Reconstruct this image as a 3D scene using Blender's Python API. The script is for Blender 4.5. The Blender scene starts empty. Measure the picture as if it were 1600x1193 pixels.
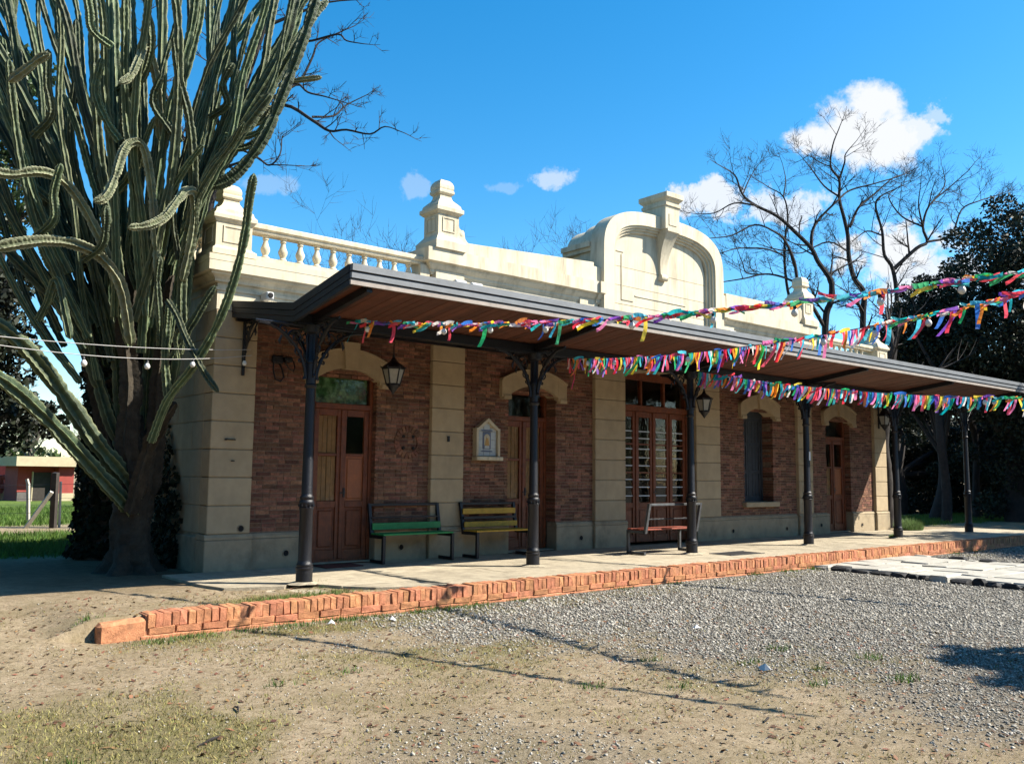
import bpy, bmesh, math, random
import numpy as np
from mathutils import Vector, Matrix

random.seed(7)
rng = np.random.default_rng(7)
SC = bpy.context.scene
COL = SC.collection

# ------------------------------------------------------------------ camera
CAM = Vector((-4.41833, -11.57799, 1.3))
CR = Vector((0.76814148, -0.64019166, 0.01064441))
CU = Vector((-0.07576001, -0.0743686, 0.9943489))
CF = Vector((0.63578226, 0.76460706, 0.10562653))
FPX = 1374.39
cd = bpy.data.cameras.new('camera')
cam = bpy.data.objects.new('camera', cd)
COL.objects.link(cam)
m = Matrix((CR, CU, -CF)).transposed().to_4x4()
m.translation = CAM
cam.matrix_world = m
cd.sensor_width = 36.0
cd.lens = FPX / 1600 * 36
cd.clip_start = 0.05
cd.clip_end = 3000
SC.camera = cam

def at(px, py, depth):
    """a world point seen at photo pixel (px, py) at the given depth"""
    return CAM + (CF + CR * ((px - 800) / FPX) - CU * ((py - 596.5) / FPX)) * depth

def dirpx(px, py):
    return (CF + CR * ((px - 800) / FPX) - CU * ((py - 596.5) / FPX)).normalized()

# ------------------------------------------------------------------ sun and sky
LIGHT = Vector((-1.2, 1.0, -1.4)).normalized()       # direction the sunlight travels
sun_el = math.asin(-LIGHT.z)
sun_az = math.atan2(-LIGHT.x, -LIGHT.y)               # clockwise from +Y
sl = bpy.data.lights.new('sun', 'SUN')
sl.energy = 5.0
sl.angle = math.radians(0.5)
sl.color = (1.0, 0.94, 0.83)
so = bpy.data.objects.new('sun', sl)
so.rotation_euler = LIGHT.to_track_quat('-Z', 'Y').to_euler()
so.location = (20, -20, 30)
COL.objects.link(so)

W = bpy.data.worlds.new('World')
SC.world = W
W.use_nodes = True
nt = W.node_tree
nt.nodes.clear()
def wn(t, **k):
    n = nt.nodes.new(t)
    for a, b in k.items():
        setattr(n, a, b)
    return n
sky = wn('ShaderNodeTexSky', sky_type='NISHITA')
sky.sun_disc = False
sky.sun_elevation = sun_el
sky.sun_rotation = sun_az
sky.altitude = 50
sky.air_density = 1.0
sky.dust_density = 0.35
sky.ozone_density = 2.2
hsv = wn('ShaderNodeHueSaturation')
hsv.inputs['Saturation'].default_value = 1.43
hsv.inputs['Hue'].default_value = 0.492
hsv.inputs['Value'].default_value = 1.05
nt.links.new(sky.outputs[0], hsv.inputs['Color'])
bg = wn('ShaderNodeBackground')
bg.inputs['Strength'].default_value = 0.088
nt.links.new(hsv.outputs[0], bg.inputs[0])
tc = wn('ShaderNodeTexCoord')
n1 = wn('ShaderNodeTexNoise')
n1.inputs['Scale'].default_value = 26
n1.inputs['Detail'].default_value = 6
n1.inputs['Roughness'].default_value = 0.62
nt.links.new(tc.outputs['Generated'], n1.inputs['Vector'])
def wmath(op, a, b=None, c=None):
    n = wn('ShaderNodeMath', operation=op)
    for i, v in enumerate((a, b, c)):
        if v is None:
            continue
        if isinstance(v, (int, float)):
            n.inputs[i].default_value = v
        else:
            nt.links.new(v, n.inputs[i])
    return n.outputs[0]
def wdot(v):
    n = wn('ShaderNodeVectorMath', operation='DOT_PRODUCT')
    nt.links.new(tc.outputs['Generated'], n.inputs[0])
    n.inputs[1].default_value = v
    return n.outputs['Value']
mask = None
# (px, py, half-width px, half-height px, density, soft)
for px, py, sx, sy, dens, amp in ((1355, 212, 86, 60, 1.0, 0.75), (1368, 168, 46, 42, 1.0, 0.75), (1300, 218, 62, 32, 1.0, 0.8), (1425, 205, 40, 34, 0.9, 1.2), (1110, 312, 62, 34, 0.9, 1.4),
                                  (1235, 322, 62, 28, 0.8, 1.4), (862, 274, 34, 17, 0.55, 1.3),
                                  (643, 288, 22, 22, 0.25, 1.6), (1400, 395, 82, 42, 1.0, 1.2),
                                  (410, 288, 50, 13, 0.22, 1.6), (790, 293, 24, 9, 0.18, 1.5),
                                  (1460, 430, 110, 50, 0.9, 1.3), (1460, 185, 30, 10, 0.5, 2.2)):
    d0 = dirpx(px, py)
    dr = (CR - d0 * CR.dot(d0)).normalized()
    du = dr.cross(d0).normalized()
    if du.z < 0:
        du = -du
    ex = wmath('MULTIPLY', wdot(dr), FPX / sx)
    ey = wmath('MULTIPLY', wdot(du), FPX / sy)
    r2 = wmath('ADD', wmath('MULTIPLY', ex, ex), wmath('MULTIPLY', ey, ey))
    rr = wmath('SQRT', r2)
    # puffs: 1 - r + noise
    e = wmath('ADD', wmath('SUBTRACT', 1.0, rr), wmath('MULTIPLY', wmath('SUBTRACT', n1.outputs['Fac'], 0.5), amp * 2.6))
    mr = wn('ShaderNodeMapRange', interpolation_type='SMOOTHSTEP')
    mr.inputs['From Min'].default_value = 0.0
    mr.inputs['From Max'].default_value = 0.5
    mr.inputs['To Max'].default_value = dens
    nt.links.new(e, mr.inputs['Value'])
    front = wmath('GREATER_THAN', wdot(d0), 0.5)
    mo = wmath('MULTIPLY', mr.outputs[0], front)
    mask = mo if mask is None else wmath('MAXIMUM', mask, mo)
cb = wn('ShaderNodeBackground')
cb.inputs['Color'].default_value = (0.93, 0.96, 1.0, 1)
cb.inputs['Strength'].default_value = 0.40
mx = wn('ShaderNodeMixShader')
nt.links.new(mask, mx.inputs[0])
nt.links.new(bg.outputs[0], mx.inputs[1])
nt.links.new(cb.outputs[0], mx.inputs[2])
wo = wn('ShaderNodeOutputWorld')
nt.links.new(mx.outputs[0], wo.inputs[0])

SC.view_settings.view_transform = 'Standard'
SC.view_settings.look = 'None'
SC.view_settings.exposure = 1.36
SC.view_settings.gamma = 1.0
SC.render.engine = 'CYCLES'
SC.cycles.max_bounces = 7
SC.cycles.diffuse_bounces = 3
SC.cycles.transparent_max_bounces = 8

# ------------------------------------------------------------------ materials
MATS = {}
ALB = 0.66           # all paints and stones sit on one common reflectance scale
def mat(name, col, rough=0.7, var=0.15, scale=6.0, bump=0.0, bscale=60.0, metal=0.0, spec=0.4,
        rnd=0.0, grime=0.0, gcol=(0.05, 0.045, 0.04), gscale=(3, 3, 0.5), objcol=False, col2=None, attr=None,
        attrcol=None, hue=0.0, trans=0.0, coat=0.0):
    M = bpy.data.materials.new(name)
    M.use_nodes = True
    t = M.node_tree
    t.nodes.clear()
    def N(k, **kw):
        n = t.nodes.new(k)
        for a, b in kw.items():
            setattr(n, a, b)
        return n
    L = t.links.new
    out = N('ShaderNodeOutputMaterial')
    p = N('ShaderNodeBsdfPrincipled')
    L(p.outputs[0], out.inputs[0])
    p.inputs['Roughness'].default_value = rough
    p.inputs['Metallic'].default_value = metal
    p.inputs['Specular IOR Level'].default_value = spec
    if coat:
        p.inputs['Coat Weight'].default_value = coat
        p.inputs['Coat Roughness'].default_value = 0.15
    geo = N('ShaderNodeNewGeometry')
    pos = geo.outputs['Position']
    nz = N('ShaderNodeTexNoise')
    nz.inputs['Scale'].default_value = scale
    nz.inputs['Detail'].default_value = 3
    nz.inputs['Roughness'].default_value = 0.65
    L(pos, nz.inputs['Vector'])
    if objcol:
        oi0 = N('ShaderNodeObjectInfo')
        csock = oi0.outputs['Color']
    else:
        rgb = N('ShaderNodeRGB')
        rgb.outputs[0].default_value = (*[c * ALB for c in col], 1)
        csock = rgb.outputs[0]
    def mixc(fac, a, b, mode='MIX'):
        n = N('ShaderNodeMix', data_type='RGBA', blend_type=mode)
        if isinstance(fac, (int, float)):
            n.inputs[0].default_value = fac
        else:
            L(fac, n.inputs[0])
        for i, v in ((6, a), (7, b)):
            if isinstance(v, tuple):
                n.inputs[i].default_value = (*[c * ALB for c in v[:3]], 1)
            else:
                L(v, n.inputs[i])
        return n.outputs[2]
    if col2 is not None:
        n3 = N('ShaderNodeTexNoise')
        n3.inputs['Scale'].default_value = scale * 0.35
        n3.inputs['Detail'].default_value = 5
        L(pos, n3.inputs['Vector'])
        r3 = N('ShaderNodeMapRange')
        r3.inputs['From Min'].default_value = 0.42
        r3.inputs['From Max'].default_value = 0.6
        L(n3.outputs['Fac'], r3.inputs['Value'])
        csock = mixc(r3.outputs[0], csock, col2)
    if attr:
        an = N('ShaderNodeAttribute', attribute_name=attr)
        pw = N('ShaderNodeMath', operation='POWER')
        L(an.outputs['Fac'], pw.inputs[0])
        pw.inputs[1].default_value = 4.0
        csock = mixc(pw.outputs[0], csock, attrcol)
    h = N('ShaderNodeHueSaturation')
    mr = N('ShaderNodeMapRange')
    mr.inputs['From Min'].default_value = 0.3
    mr.inputs['From Max'].default_value = 0.7
    mr.inputs['To Min'].default_value = 1 - var
    mr.inputs['To Max'].default_value = 1 + var
    L(nz.outputs['Fac'], mr.inputs['Value'])
    val = mr.outputs[0]
    if rnd or hue:
        oi = N('ShaderNodeObjectInfo')
        ad = N('ShaderNodeMath', operation='ADD')
        L(oi.outputs['Random'], ad.inputs[0])
        L(geo.outputs['Random Per Island'], ad.inputs[1])
        fr = N('ShaderNodeMath', operation='FRACT')
        L(ad.outputs[0], fr.inputs[0])
        m2 = N('ShaderNodeMapRange')
        m2.inputs['To Min'].default_value = 1 - rnd
        m2.inputs['To Max'].default_value = 1 + rnd
        L(fr.outputs[0], m2.inputs['Value'])
        mu = N('ShaderNodeMath', operation='MULTIPLY')
        L(val, mu.inputs[0])
        L(m2.outputs[0], mu.inputs[1])
        val = mu.outputs[0]
        if hue:
            f2 = N('ShaderNodeMath', operation='MULTIPLY')
            L(fr.outputs[0], f2.inputs[0])
            f2.inputs[1].default_value = 7.13
            f3 = N('ShaderNodeMath', operation='FRACT')
            L(f2.outputs[0], f3.inputs[0])
            m3 = N('ShaderNodeMapRange')
            m3.inputs['To Min'].default_value = 0.5 - hue
            m3.inputs['To Max'].default_value = 0.5 + hue
            L(f3.outputs[0], m3.inputs['Value'])
            L(m3.outputs[0], h.inputs['Hue'])
    L(val, h.inputs['Value'])
    L(csock, h.inputs['Color'])
    csock = h.outputs[0]
    if grime:
        mp = N('ShaderNodeMapping')
        mp.inputs['Scale'].default_value = gscale
        L(pos, mp.inputs['Vector'])
        ng = N('ShaderNodeTexNoise')
        ng.inputs['Scale'].default_value = 1.0
        ng.inputs['Detail'].default_value = 4
        ng.inputs['Roughness'].default_value = 0.7
        L(mp.outputs[0], ng.inputs['Vector'])
        mg = N('ShaderNodeMapRange')
        mg.inputs['From Min'].default_value = 0.48
        mg.inputs['From Max'].default_value = 0.75
        mg.inputs['To Max'].default_value = grime
        L(ng.outputs['Fac'], mg.inputs['Value'])
        csock = mixc(mg.outputs[0], csock, gcol)
    L(csock, p.inputs['Base Color'])
    if trans:
        tr = N('ShaderNodeBsdfTranslucent')
        L(csock, tr.inputs['Color'])
        mxs = N('ShaderNodeMixShader')
        mxs.inputs[0].default_value = trans
        L(p.outputs[0], mxs.inputs[1])
        L(tr.outputs[0], mxs.inputs[2])
        L(mxs.outputs[0], out.inputs[0])
    if bump:
        nb = N('ShaderNodeTexNoise')
        nb.inputs['Scale'].default_value = bscale
        nb.inputs['Detail'].default_value = 3
        nb.inputs['Roughness'].default_value = 0.7
        L(pos, nb.inputs['Vector'])
        bp = N('ShaderNodeBump')
        bp.inputs['Strength'].default_value = bump
        bp.inputs['Distance'].default_value = 0.02
        L(nb.outputs['Fac'], bp.inputs['Height'])
        L(bp.outputs[0], p.inputs['Normal'])
    MATS[name] = M
    return M

def glass(name, tint=(0.75, 0.85, 0.8), keep=0.75):
    M = bpy.data.materials.new(name)
    M.use_nodes = True
    t = M.node_tree
    t.nodes.clear()
    o = t.nodes.new('ShaderNodeOutputMaterial')
    a = t.nodes.new('ShaderNodeBsdfTransparent')
    a.inputs[0].default_value = (*[c * keep for c in tint], 1)
    g = t.nodes.new('ShaderNodeBsdfGlossy')
    g.inputs['Roughness'].default_value = 0.03
    geo = t.nodes.new('ShaderNodeNewGeometry')
    nz = t.nodes.new('ShaderNodeTexNoise')
    nz.inputs['Scale'].default_value = 9
    nz.inputs['Detail'].default_value = 2
    t.links.new(geo.outputs['Position'], nz.inputs['Vector'])
    bp = t.nodes.new('ShaderNodeBump')
    bp.inputs['Strength'].default_value = 0.12
    bp.inputs['Distance'].default_value = 0.02
    t.links.new(nz.outputs['Fac'], bp.inputs['Height'])
    t.links.new(bp.outputs[0], g.inputs['Normal'])
    f = t.nodes.new('ShaderNodeFresnel')
    f.inputs['IOR'].default_value = 1.55
    ml = t.nodes.new('ShaderNodeMath')
    ml.operation = 'MULTIPLY'
    inv = t.nodes.new('ShaderNodeMath')
    inv.operation = 'SUBTRACT'
    inv.inputs[0].default_value = 1.0
    t.links.new(geo.outputs['Backfacing'], inv.inputs[1])
    t.links.new(inv.outputs[0], ml.inputs[1])
    t.links.new(f.outputs[0], ml.inputs[0])
    x = t.nodes.new('ShaderNodeMixShader')
    t.links.new(ml.outputs[0], x.inputs[0])
    t.links.new(a.outputs[0], x.inputs[1])
    t.links.new(g.outputs[0], x.inputs[2])
    t.links.new(x.outputs[0], o.inputs[0])
    return M

M_stone = mat('cream_stucco', (0.84, 0.735, 0.53), 0.85, 0.07, 3.0, 0.25, 90, grime=0.8, gcol=(0.38, 0.31, 0.21), gscale=(4.2, 4.2, 0.6), rnd=0.05)
M_pier = mat('sandy_ashlar', (0.57, 0.44, 0.275), 0.88, 0.10, 5.0, 0.35, 110, grime=0.3, gcol=(0.22, 0.18, 0.12), gscale=(1.6, 1.6, 0.7), rnd=0.06)
M_plinth = mat('worn_plinth_render', (0.48, 0.38, 0.245), 0.9, 0.14, 4.0, 0.35, 80, grime=0.6, gcol=(0.15, 0.13, 0.09), gscale=(2.5, 2.5, 2.0), rnd=0.05)
M_brick = mat('facade_brick', (0.29, 0.130, 0.078), 0.9, 0.38, 30.0, 0.5, 140, rnd=0.48, hue=0.012, grime=0.75, gcol=(0.045, 0.022, 0.018), gscale=(2.5, 2.5, 8))
M_mortar = mat('brick_mortar', (0.30, 0.21, 0.145), 0.95, 0.35, 12, 0.4, 150)
M_kerb = mat('painted_kerb_brick', (0.66, 0.285, 0.145), 0.9, 0.3, 14, 0.55, 90, rnd=0.15, hue=0.010, grime=0.75, gcol=(0.33, 0.16, 0.09), gscale=(9, 9, 12), spec=0.2)
M_kerbm = mat('kerb_mortar', (0.56, 0.25, 0.13), 0.95, 0.25, 20, 0.5, 90)
M_wood = mat('varnished_door_wood', (0.235, 0.062, 0.020), 0.5, 0.3, 12, 0.25, 60, spec=0.4, grime=0.65, gcol=(0.07, 0.022, 0.012), gscale=(38, 38, 1.6))
M_orange = mat('orange_door_wood', (0.42, 0.115, 0.025), 0.45, 0.2, 12, 0.15, 60, spec=0.5, grime=0.3, gcol=(0.14, 0.04, 0.015), gscale=(30, 30, 1.5))
M_tan = mat('pale_shutter_wood', (0.50, 0.28, 0.12), 0.6, 0.2, 10, 0.1, 60, grime=0.35, gcol=(0.2, 0.1, 0.04), gscale=(40, 40, 1.2), rnd=0.1)
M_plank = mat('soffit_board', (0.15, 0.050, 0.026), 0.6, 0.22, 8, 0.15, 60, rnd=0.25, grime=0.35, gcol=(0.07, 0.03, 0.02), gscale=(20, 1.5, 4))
M_iron = mat('black_cast_iron', (0.008, 0.009, 0.014), 0.42, 0.3, 14, 0.3, 70, spec=0.4, grime=0.45, gcol=(0.030, 0.025, 0.023), gscale=(22, 22, 9))
M_fascia = mat('grey_painted_fascia', (0.22, 0.235, 0.25), 0.6, 0.14, 5, 0.1, 60, spec=0.4, grime=0.35, gcol=(0.12, 0.12, 0.12), gscale=(3, 6, 12))
M_fasciap = mat('bare_fascia_batten', (0.42, 0.36, 0.31), 0.7, 0.18, 6, 0.1, 60, grime=0.3, gcol=(0.2, 0.18, 0.17), gscale=(2, 6, 10))
M_bframe = mat('worn_grey_bench_frame', (0.085, 0.09, 0.095), 0.6, 0.3, 10, 0.2, 60, grime=0.6, gcol=(0.03, 0.028, 0.028), gscale=(8, 8, 8))
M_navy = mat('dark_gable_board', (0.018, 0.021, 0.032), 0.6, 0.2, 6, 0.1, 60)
M_sheet = mat('roof_sheet', (0.20, 0.20, 0.20), 0.6, 0.15, 4, 0.05, 40, metal=0.3)
M_conc = mat('platform_concrete', (0.53, 0.45, 0.32), 0.9, 0.2, 7, 0.6, 60, grime=0.75, gcol=(0.24, 0.20, 0.14), gscale=(2.2, 2.2, 1), rnd=0.10)
M_white = mat('whitewashed_stone', (0.54, 0.51, 0.44), 0.9, 0.16, 7, 0.5, 50, grime=0.5, gcol=(0.38, 0.34, 0.26), gscale=(4, 4, 4), rnd=0.1)
M_blackst = mat('dark_edge_stone', (0.035, 0.034, 0.034), 0.85, 0.4, 10, 0.6, 40, rnd=0.4)
M_dark = mat('dark_void', (0.012, 0.011, 0.011), 0.9, 0.2, 5)
M_shut = mat('slate_shutter', (0.045, 0.05, 0.058), 0.6, 0.2, 8, 0.1, 60)
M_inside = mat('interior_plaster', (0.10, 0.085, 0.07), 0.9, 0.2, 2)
M_bar = mat('white_painted_bar', (0.7, 0.72, 0.74), 0.5, 0.1, 8)
M_green = mat('green_bench_paint', (0.03, 0.33, 0.09), 0.5, 0.15, 14, 0.15, 70, grime=0.3, gcol=(0.02, 0.12, 0.04), gscale=(5, 20, 20))
M_yellow = mat('yellow_bench_paint', (0.62, 0.36, 0.03), 0.55, 0.2, 14, 0.15, 70, grime=0.5, gcol=(0.22, 0.14, 0.04), gscale=(5, 20, 20))
M_red = mat('red_bench_paint', (0.30, 0.06, 0.03), 0.55, 0.2, 14, 0.15, 70, grime=0.4, gcol=(0.12, 0.03, 0.02), gscale=(5, 20, 20))
M_lampgl = mat('milky_lantern_glass', (0.42, 0.41, 0.36), 0.3, 0.15, 10, spec=0.5)
M_bulb = mat('opal_bulb', (0.88, 0.86, 0.80), 0.25, 0.03, 10, spec=0.5)
M_sock = mat('bulb_socket', (0.02, 0.02, 0.02), 0.5, 0.1, 10)
M_wire = mat('pale_cable', (0.55, 0.53, 0.5), 0.6, 0.1, 10)
M_dwire = mat('dark_cable', (0.03, 0.03, 0.03), 0.6, 0.1, 10)
M_ribbon = mat('ribbon_cloth', (1, 1, 1), 0.6, 0.2, 30, objcol=True, trans=0.42)
M_tile = mat('glazed_tile', (0.62, 0.66, 0.66), 0.25, 0.08, 30, spec=0.5, rnd=0.06)
M_gold = mat('ochre_glaze', (0.60, 0.33, 0.07), 0.35, 0.15, 60, spec=0.5)
M_blue = mat('blue_glaze', (0.13, 0.16, 0.26), 0.35, 0.2, 60, spec=0.5)
M_skin = mat('pale_glaze', (0.70, 0.60, 0.40), 0.35, 0.1, 60)
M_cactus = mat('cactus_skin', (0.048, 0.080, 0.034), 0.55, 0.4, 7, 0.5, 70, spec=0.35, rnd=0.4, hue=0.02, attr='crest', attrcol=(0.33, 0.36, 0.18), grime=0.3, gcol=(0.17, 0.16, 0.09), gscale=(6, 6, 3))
M_cactusp = mat('sunlit_cactus_skin', (0.15, 0.17, 0.085), 0.7, 0.4, 8, 0.4, 50, rnd=0.15, attr='crest', attrcol=(0.46, 0.45, 0.28), grime=0.55, gcol=(0.40, 0.36, 0.24), gscale=(7, 7, 5))  # paler copy of the skin, painting sunlight onto the hooked arms
M_ctrunk = mat('cactus_trunk_bark', (0.055, 0.043, 0.028), 0.95, 0.45, 9, 1.0, 26, grime=0.5, gcol=(0.035, 0.03, 0.022), gscale=(9, 9, 3))
M_bark = mat('dark_bark', (0.035, 0.027, 0.024), 0.9, 0.35, 8, 0.5, 40)
M_barkg = mat('grey_bark', (0.16, 0.135, 0.11), 0.9, 0.3, 8, 0.5, 40)
M_leafd = mat('dark_evergreen_leaf', (0.024, 0.032, 0.017), 0.6, 0.6, 0.8, spec=0.25, rnd=0.6, hue=0.03, trans=0.1)
M_leafi = mat('ivy_leaf', (0.018, 0.026, 0.011), 0.75, 0.3, 3, spec=0.15, rnd=0.5, hue=0.02, trans=0.06)
M_leafm = mat('mid_green_leaf', (0.06, 0.10, 0.028), 0.5, 0.3, 2, rnd=0.4, hue=0.02, trans=0.2)
M_grassy = mat('dry_short_grass', (0.36, 0.31, 0.11), 0.8, 0.3, 1.5, rnd=0.4, hue=0.025, trans=0.2)
M_grassg = mat('green_weed', (0.10, 0.19, 0.025), 0.7, 0.3, 3, rnd=0.4, hue=0.02, trans=0.25)
M_lawn = mat('lawn_grass', (0.11, 0.20, 0.025), 0.7, 0.3, 1.0, rnd=0.3, hue=0.015, trans=0.25)
M_gravel = mat('gravel_stone', (0.41, 0.38, 0.325), 0.9, 0.2, 20, 0.3, 120, rnd=0.5, spec=0.15, hue=0.01)
M_redwall = mat('red_shed_paint', (0.40, 0.065, 0.050), 0.8, 0.12, 4, 0.1, 50, rnd=0.06)
M_cream = mat('cream_trim_paint', (0.62, 0.52, 0.33), 0.8, 0.1, 4)
M_post = mat('weathered_post', (0.60, 0.56, 0.48), 0.85, 0.15, 8, 0.3, 60)
M_postd = mat('dark_timber_post', (0.05, 0.04, 0.033), 0.85, 0.2, 8, 0.3, 60)
M_paper = mat('white_litter', (0.8, 0.8, 0.78), 0.7, 0.05, 10)
M_dryleaf = mat('dry_leaf', (0.20, 0.10, 0.045), 0.8, 0.2, 20, rnd=0.6, hue=0.03)
M_mat = mat('door_mat_weave', (0.16, 0.045, 0.035), 0.95, 0.3, 50, 0.5, 200)
M_cam = mat('white_plastic', (0.75, 0.74, 0.70), 0.4, 0.05, 10)
M_glass = glass('window_glass', (1.0, 0.98, 0.94), 0.92)
M_glassg = glass('green_transom_glass', (0.82, 0.95, 0.82), 0.9)

# ------------------------------------------------------------------ mesh building
class MB:
    def __init__(s):
        s.v = []
        s.f = []
        s.a = []          # optional per-vertex attribute
    def add(s, vs, fs, a=None):
        o = len(s.v)
        s.v += [tuple(q) for q in vs]
        s.f += [tuple(i + o for i in q) for q in fs]
        s.a += list(a) if a is not None else [0.0] * len(vs)
        return s
    def box(s, x0, x1, y0, y1, z0, z1):
        return s.add([(x0, y0, z0), (x1, y0, z0), (x1, y1, z0), (x0, y1, z0), (x0, y0, z1), (x1, y0, z1), (x1, y1, z1), (x0, y1, z1)],
                     [(0, 3, 2, 1), (4, 5, 6, 7), (0, 1, 5, 4), (1, 2, 6, 5), (2, 3, 7, 6), (3, 0, 4, 7)])
    def cbox(s, x0, x1, y0, y1, z0, z1, c=0.01):
        bm = bmesh.new()
        bmesh.ops.create_cube(bm, size=1.0)
        for v in bm.verts:
            v.co = Vector((x0 if v.co.x < 0 else x1, y0 if v.co.y < 0 else y1, z0 if v.co.z < 0 else z1))
        bmesh.ops.bevel(bm, geom=list(bm.edges), offset=c, segments=1, affect='EDGES', profile=0.5)
        bm.verts.index_update()
        s.add([tuple(v.co) for v in bm.verts], [tuple(v.index for v in f.verts) for f in bm.faces])
        bm.free()
        return s
    def prism(s, poly, axis, a, b):
        """poly: 2-D points; axis 'y' -> (x,z) extruded in y; 'x' -> (y,z) extruded in x; 'z' -> (x,y)"""
        n = len(poly)
        def mk(p, t):
            return (p[0], t, p[1]) if axis == 'y' else ((t, p[0], p[1]) if axis == 'x' else (p[0], p[1], t))
        vs = [mk(p, a) for p in poly] + [mk(p, b) for p in poly]
        fs = [tuple(range(n)), tuple(range(2 * n - 1, n - 1, -1))] + [((i + 1) % n, i, n + i, n + (i + 1) % n) for i in range(n)]
        return s.add(vs, fs)
    def strip(s, A, B, y0, y1):
        """solid between two (x,z) polylines of equal length, extruded from y0 to y1"""
        n = len(A)
        vs = [(p[0], y0, p[1]) for p in A] + [(p[0], y0, p[1]) for p in B] + [(p[0], y1, p[1]) for p in A] + [(p[0], y1, p[1]) for p in B]
        fs = []
        for i in range(n - 1):
            j = i + 1
            fs += [(i, j, n + j, n + i), (2 * n + i, 3 * n + i, 3 * n + j, 2 * n + j), (i, 2 * n + i, 2 * n + j, j), (n + i, n + j, 3 * n + j, 3 * n + i)]
        fs += [(0, n, 3 * n, 2 * n), (n - 1, 3 * n - 1, 4 * n - 1, 2 * n - 1)]
        return s.add(vs, fs)
    def tube(s, path, rad, n=6, cap=True, ribs=0, squash=None):
        P = [Vector(p) for p in path]
        k = len(P)
        if isinstance(rad, (int, float)):
            rad = [rad] * k
        T = []
        for i in range(k):
            d = P[min(i + 1, k - 1)] - P[max(i - 1, 0)]
            T.append(d.normalized() if d.length > 1e-9 else Vector((0, 0, 1)))
        up = Vector((0, 0, 1)) if abs(T[0].z) < 0.9 else Vector((1, 0, 0))
        nrm = (up - T[0] * up.dot(T[0])).normalized()
        nn = ribs * 2 if ribs else n
        vs = []
        at_ = []
        for i in range(k):
            nrm = nrm - T[i] * nrm.dot(T[i])
            if nrm.length < 1e-6:
                nrm = T[i].orthogonal()
            nrm.normalize()
            bn = T[i].cross(nrm)
            for j in range(nn):
                a = 2 * math.pi * j / nn
                r = rad[i]
                c = 0.0
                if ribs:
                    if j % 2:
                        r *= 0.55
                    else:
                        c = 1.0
                vs.append(P[i] + nrm * (math.cos(a) * r) + bn * (math.sin(a) * r))
                at_.append(c)
        fs = []
        for i in range(k - 1):
            for j in range(nn):
                j2 = (j + 1) % nn
                fs.append((i * nn + j, i * nn + j2, (i + 1) * nn + j2, (i + 1) * nn + j))
        if cap:
            fs.append(tuple(range(nn - 1, -1, -1)))
            fs.append(tuple((k - 1) * nn + j for j in range(nn)))
        return s.add(vs, fs, at_)
    def lathe(s, prof, c=(0, 0), n=12, cap=True):
        k = len(prof)
        vs = []
        for r, z in prof:
            for j in range(n):
                a = 2 * math.pi * (j + 0.5) / n
                vs.append((c[0] + r * math.cos(a), c[1] + r * math.sin(a), z))
        fs = []
        for i in range(k - 1):
            for j in range(n):
                j2 = (j + 1) % n
                fs.append((i * n + j, i * n + j2, (i + 1) * n + j2, (i + 1) * n + j))
        if cap:
            fs.append(tuple(range(n - 1, -1, -1)))
            fs.append(tuple((k - 1) * n + j for j in range(n)))
        return s.add(vs, fs)
    def sq(s, prof, c, ax=1.0, ay=1.0):
        """square-plan lathe, prof (half width, z)"""
        vs = []
        for r, z in prof:
            vs += [(c[0] - r * ax, c[1] - r * ay, z), (c[0] + r * ax, c[1] - r * ay, z), (c[0] + r * ax, c[1] + r * ay, z), (c[0] - r * ax, c[1] + r * ay, z)]
        fs = []
        k = len(prof)
        for i in range(k - 1):
            for j in range(4):
                j2 = (j + 1) % 4
                fs.append((i * 4 + j, i * 4 + j2, i * 4 + 4 + j2, i * 4 + 4 + j))
        fs += [(3, 2, 1, 0), tuple(4 * (k - 1) + j for j in range(4))]
        return s.add(vs, fs)
    def sweep(s, prof, path):
        """moulding: prof (outward d, z) closed; path list of ((x,y),(nx,ny)) with mitred outward normals"""
        n = len(prof)
        vs = []
        for (x, y), (nx, ny) in path:
            for d, z in prof:
                vs.append((x + nx * d, y + ny * d, z))
        fs = []
        for i in range(len(path) - 1):
            for j in range(n):
                j2 = (j + 1) % n
                fs.append((i * n + j, i * n + j2, (i + 1) * n + j2, (i + 1) * n + j))
        k = len(path) - 1
        fs += [tuple(range(n)), tuple(k * n + j for j in range(n - 1, -1, -1))]
        return s.add(vs, fs)
    def mesh(s, name, org=(0, 0, 0), smooth=False, attr=None, fix=True):
        me = bpy.data.meshes.new(name)
        ox, oy, oz = org
        me.from_pydata([(x - ox, y - oy, z - oz) for x, y, z in s.v], [], s.f)
        if attr:
            a = me.attributes.new(attr, 'FLOAT', 'POINT')
            a.data.foreach_set('value', s.a)
        if fix:
            bm = bmesh.new()
            bm.from_mesh(me)
            bmesh.ops.recalc_face_normals(bm, faces=bm.faces)
            bm.to_mesh(me)
            bm.free()
        if smooth:
            me.polygons.foreach_set('use_smooth', [True] * len(me.polygons))
            try:
                me.set_sharp_from_angle(angle=math.radians(40))
            except Exception:
                pass
        return me
    def build(s, name, material, parent=None, smooth=False, attr=None, org=None, fix=True):
        o_ = ORG.get(parent.name, Vector((0, 0, 0))) if parent else Vector((0, 0, 0))
        if org is not None:
            o_ = Vector(org)
        me = s.mesh(name, o_, smooth, attr, fix)
        me.materials.append(material)
        return link(name, me, parent, loc=(o_ - (ORG.get(parent.name) if parent else Vector((0, 0, 0)))), org=o_)

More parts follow.
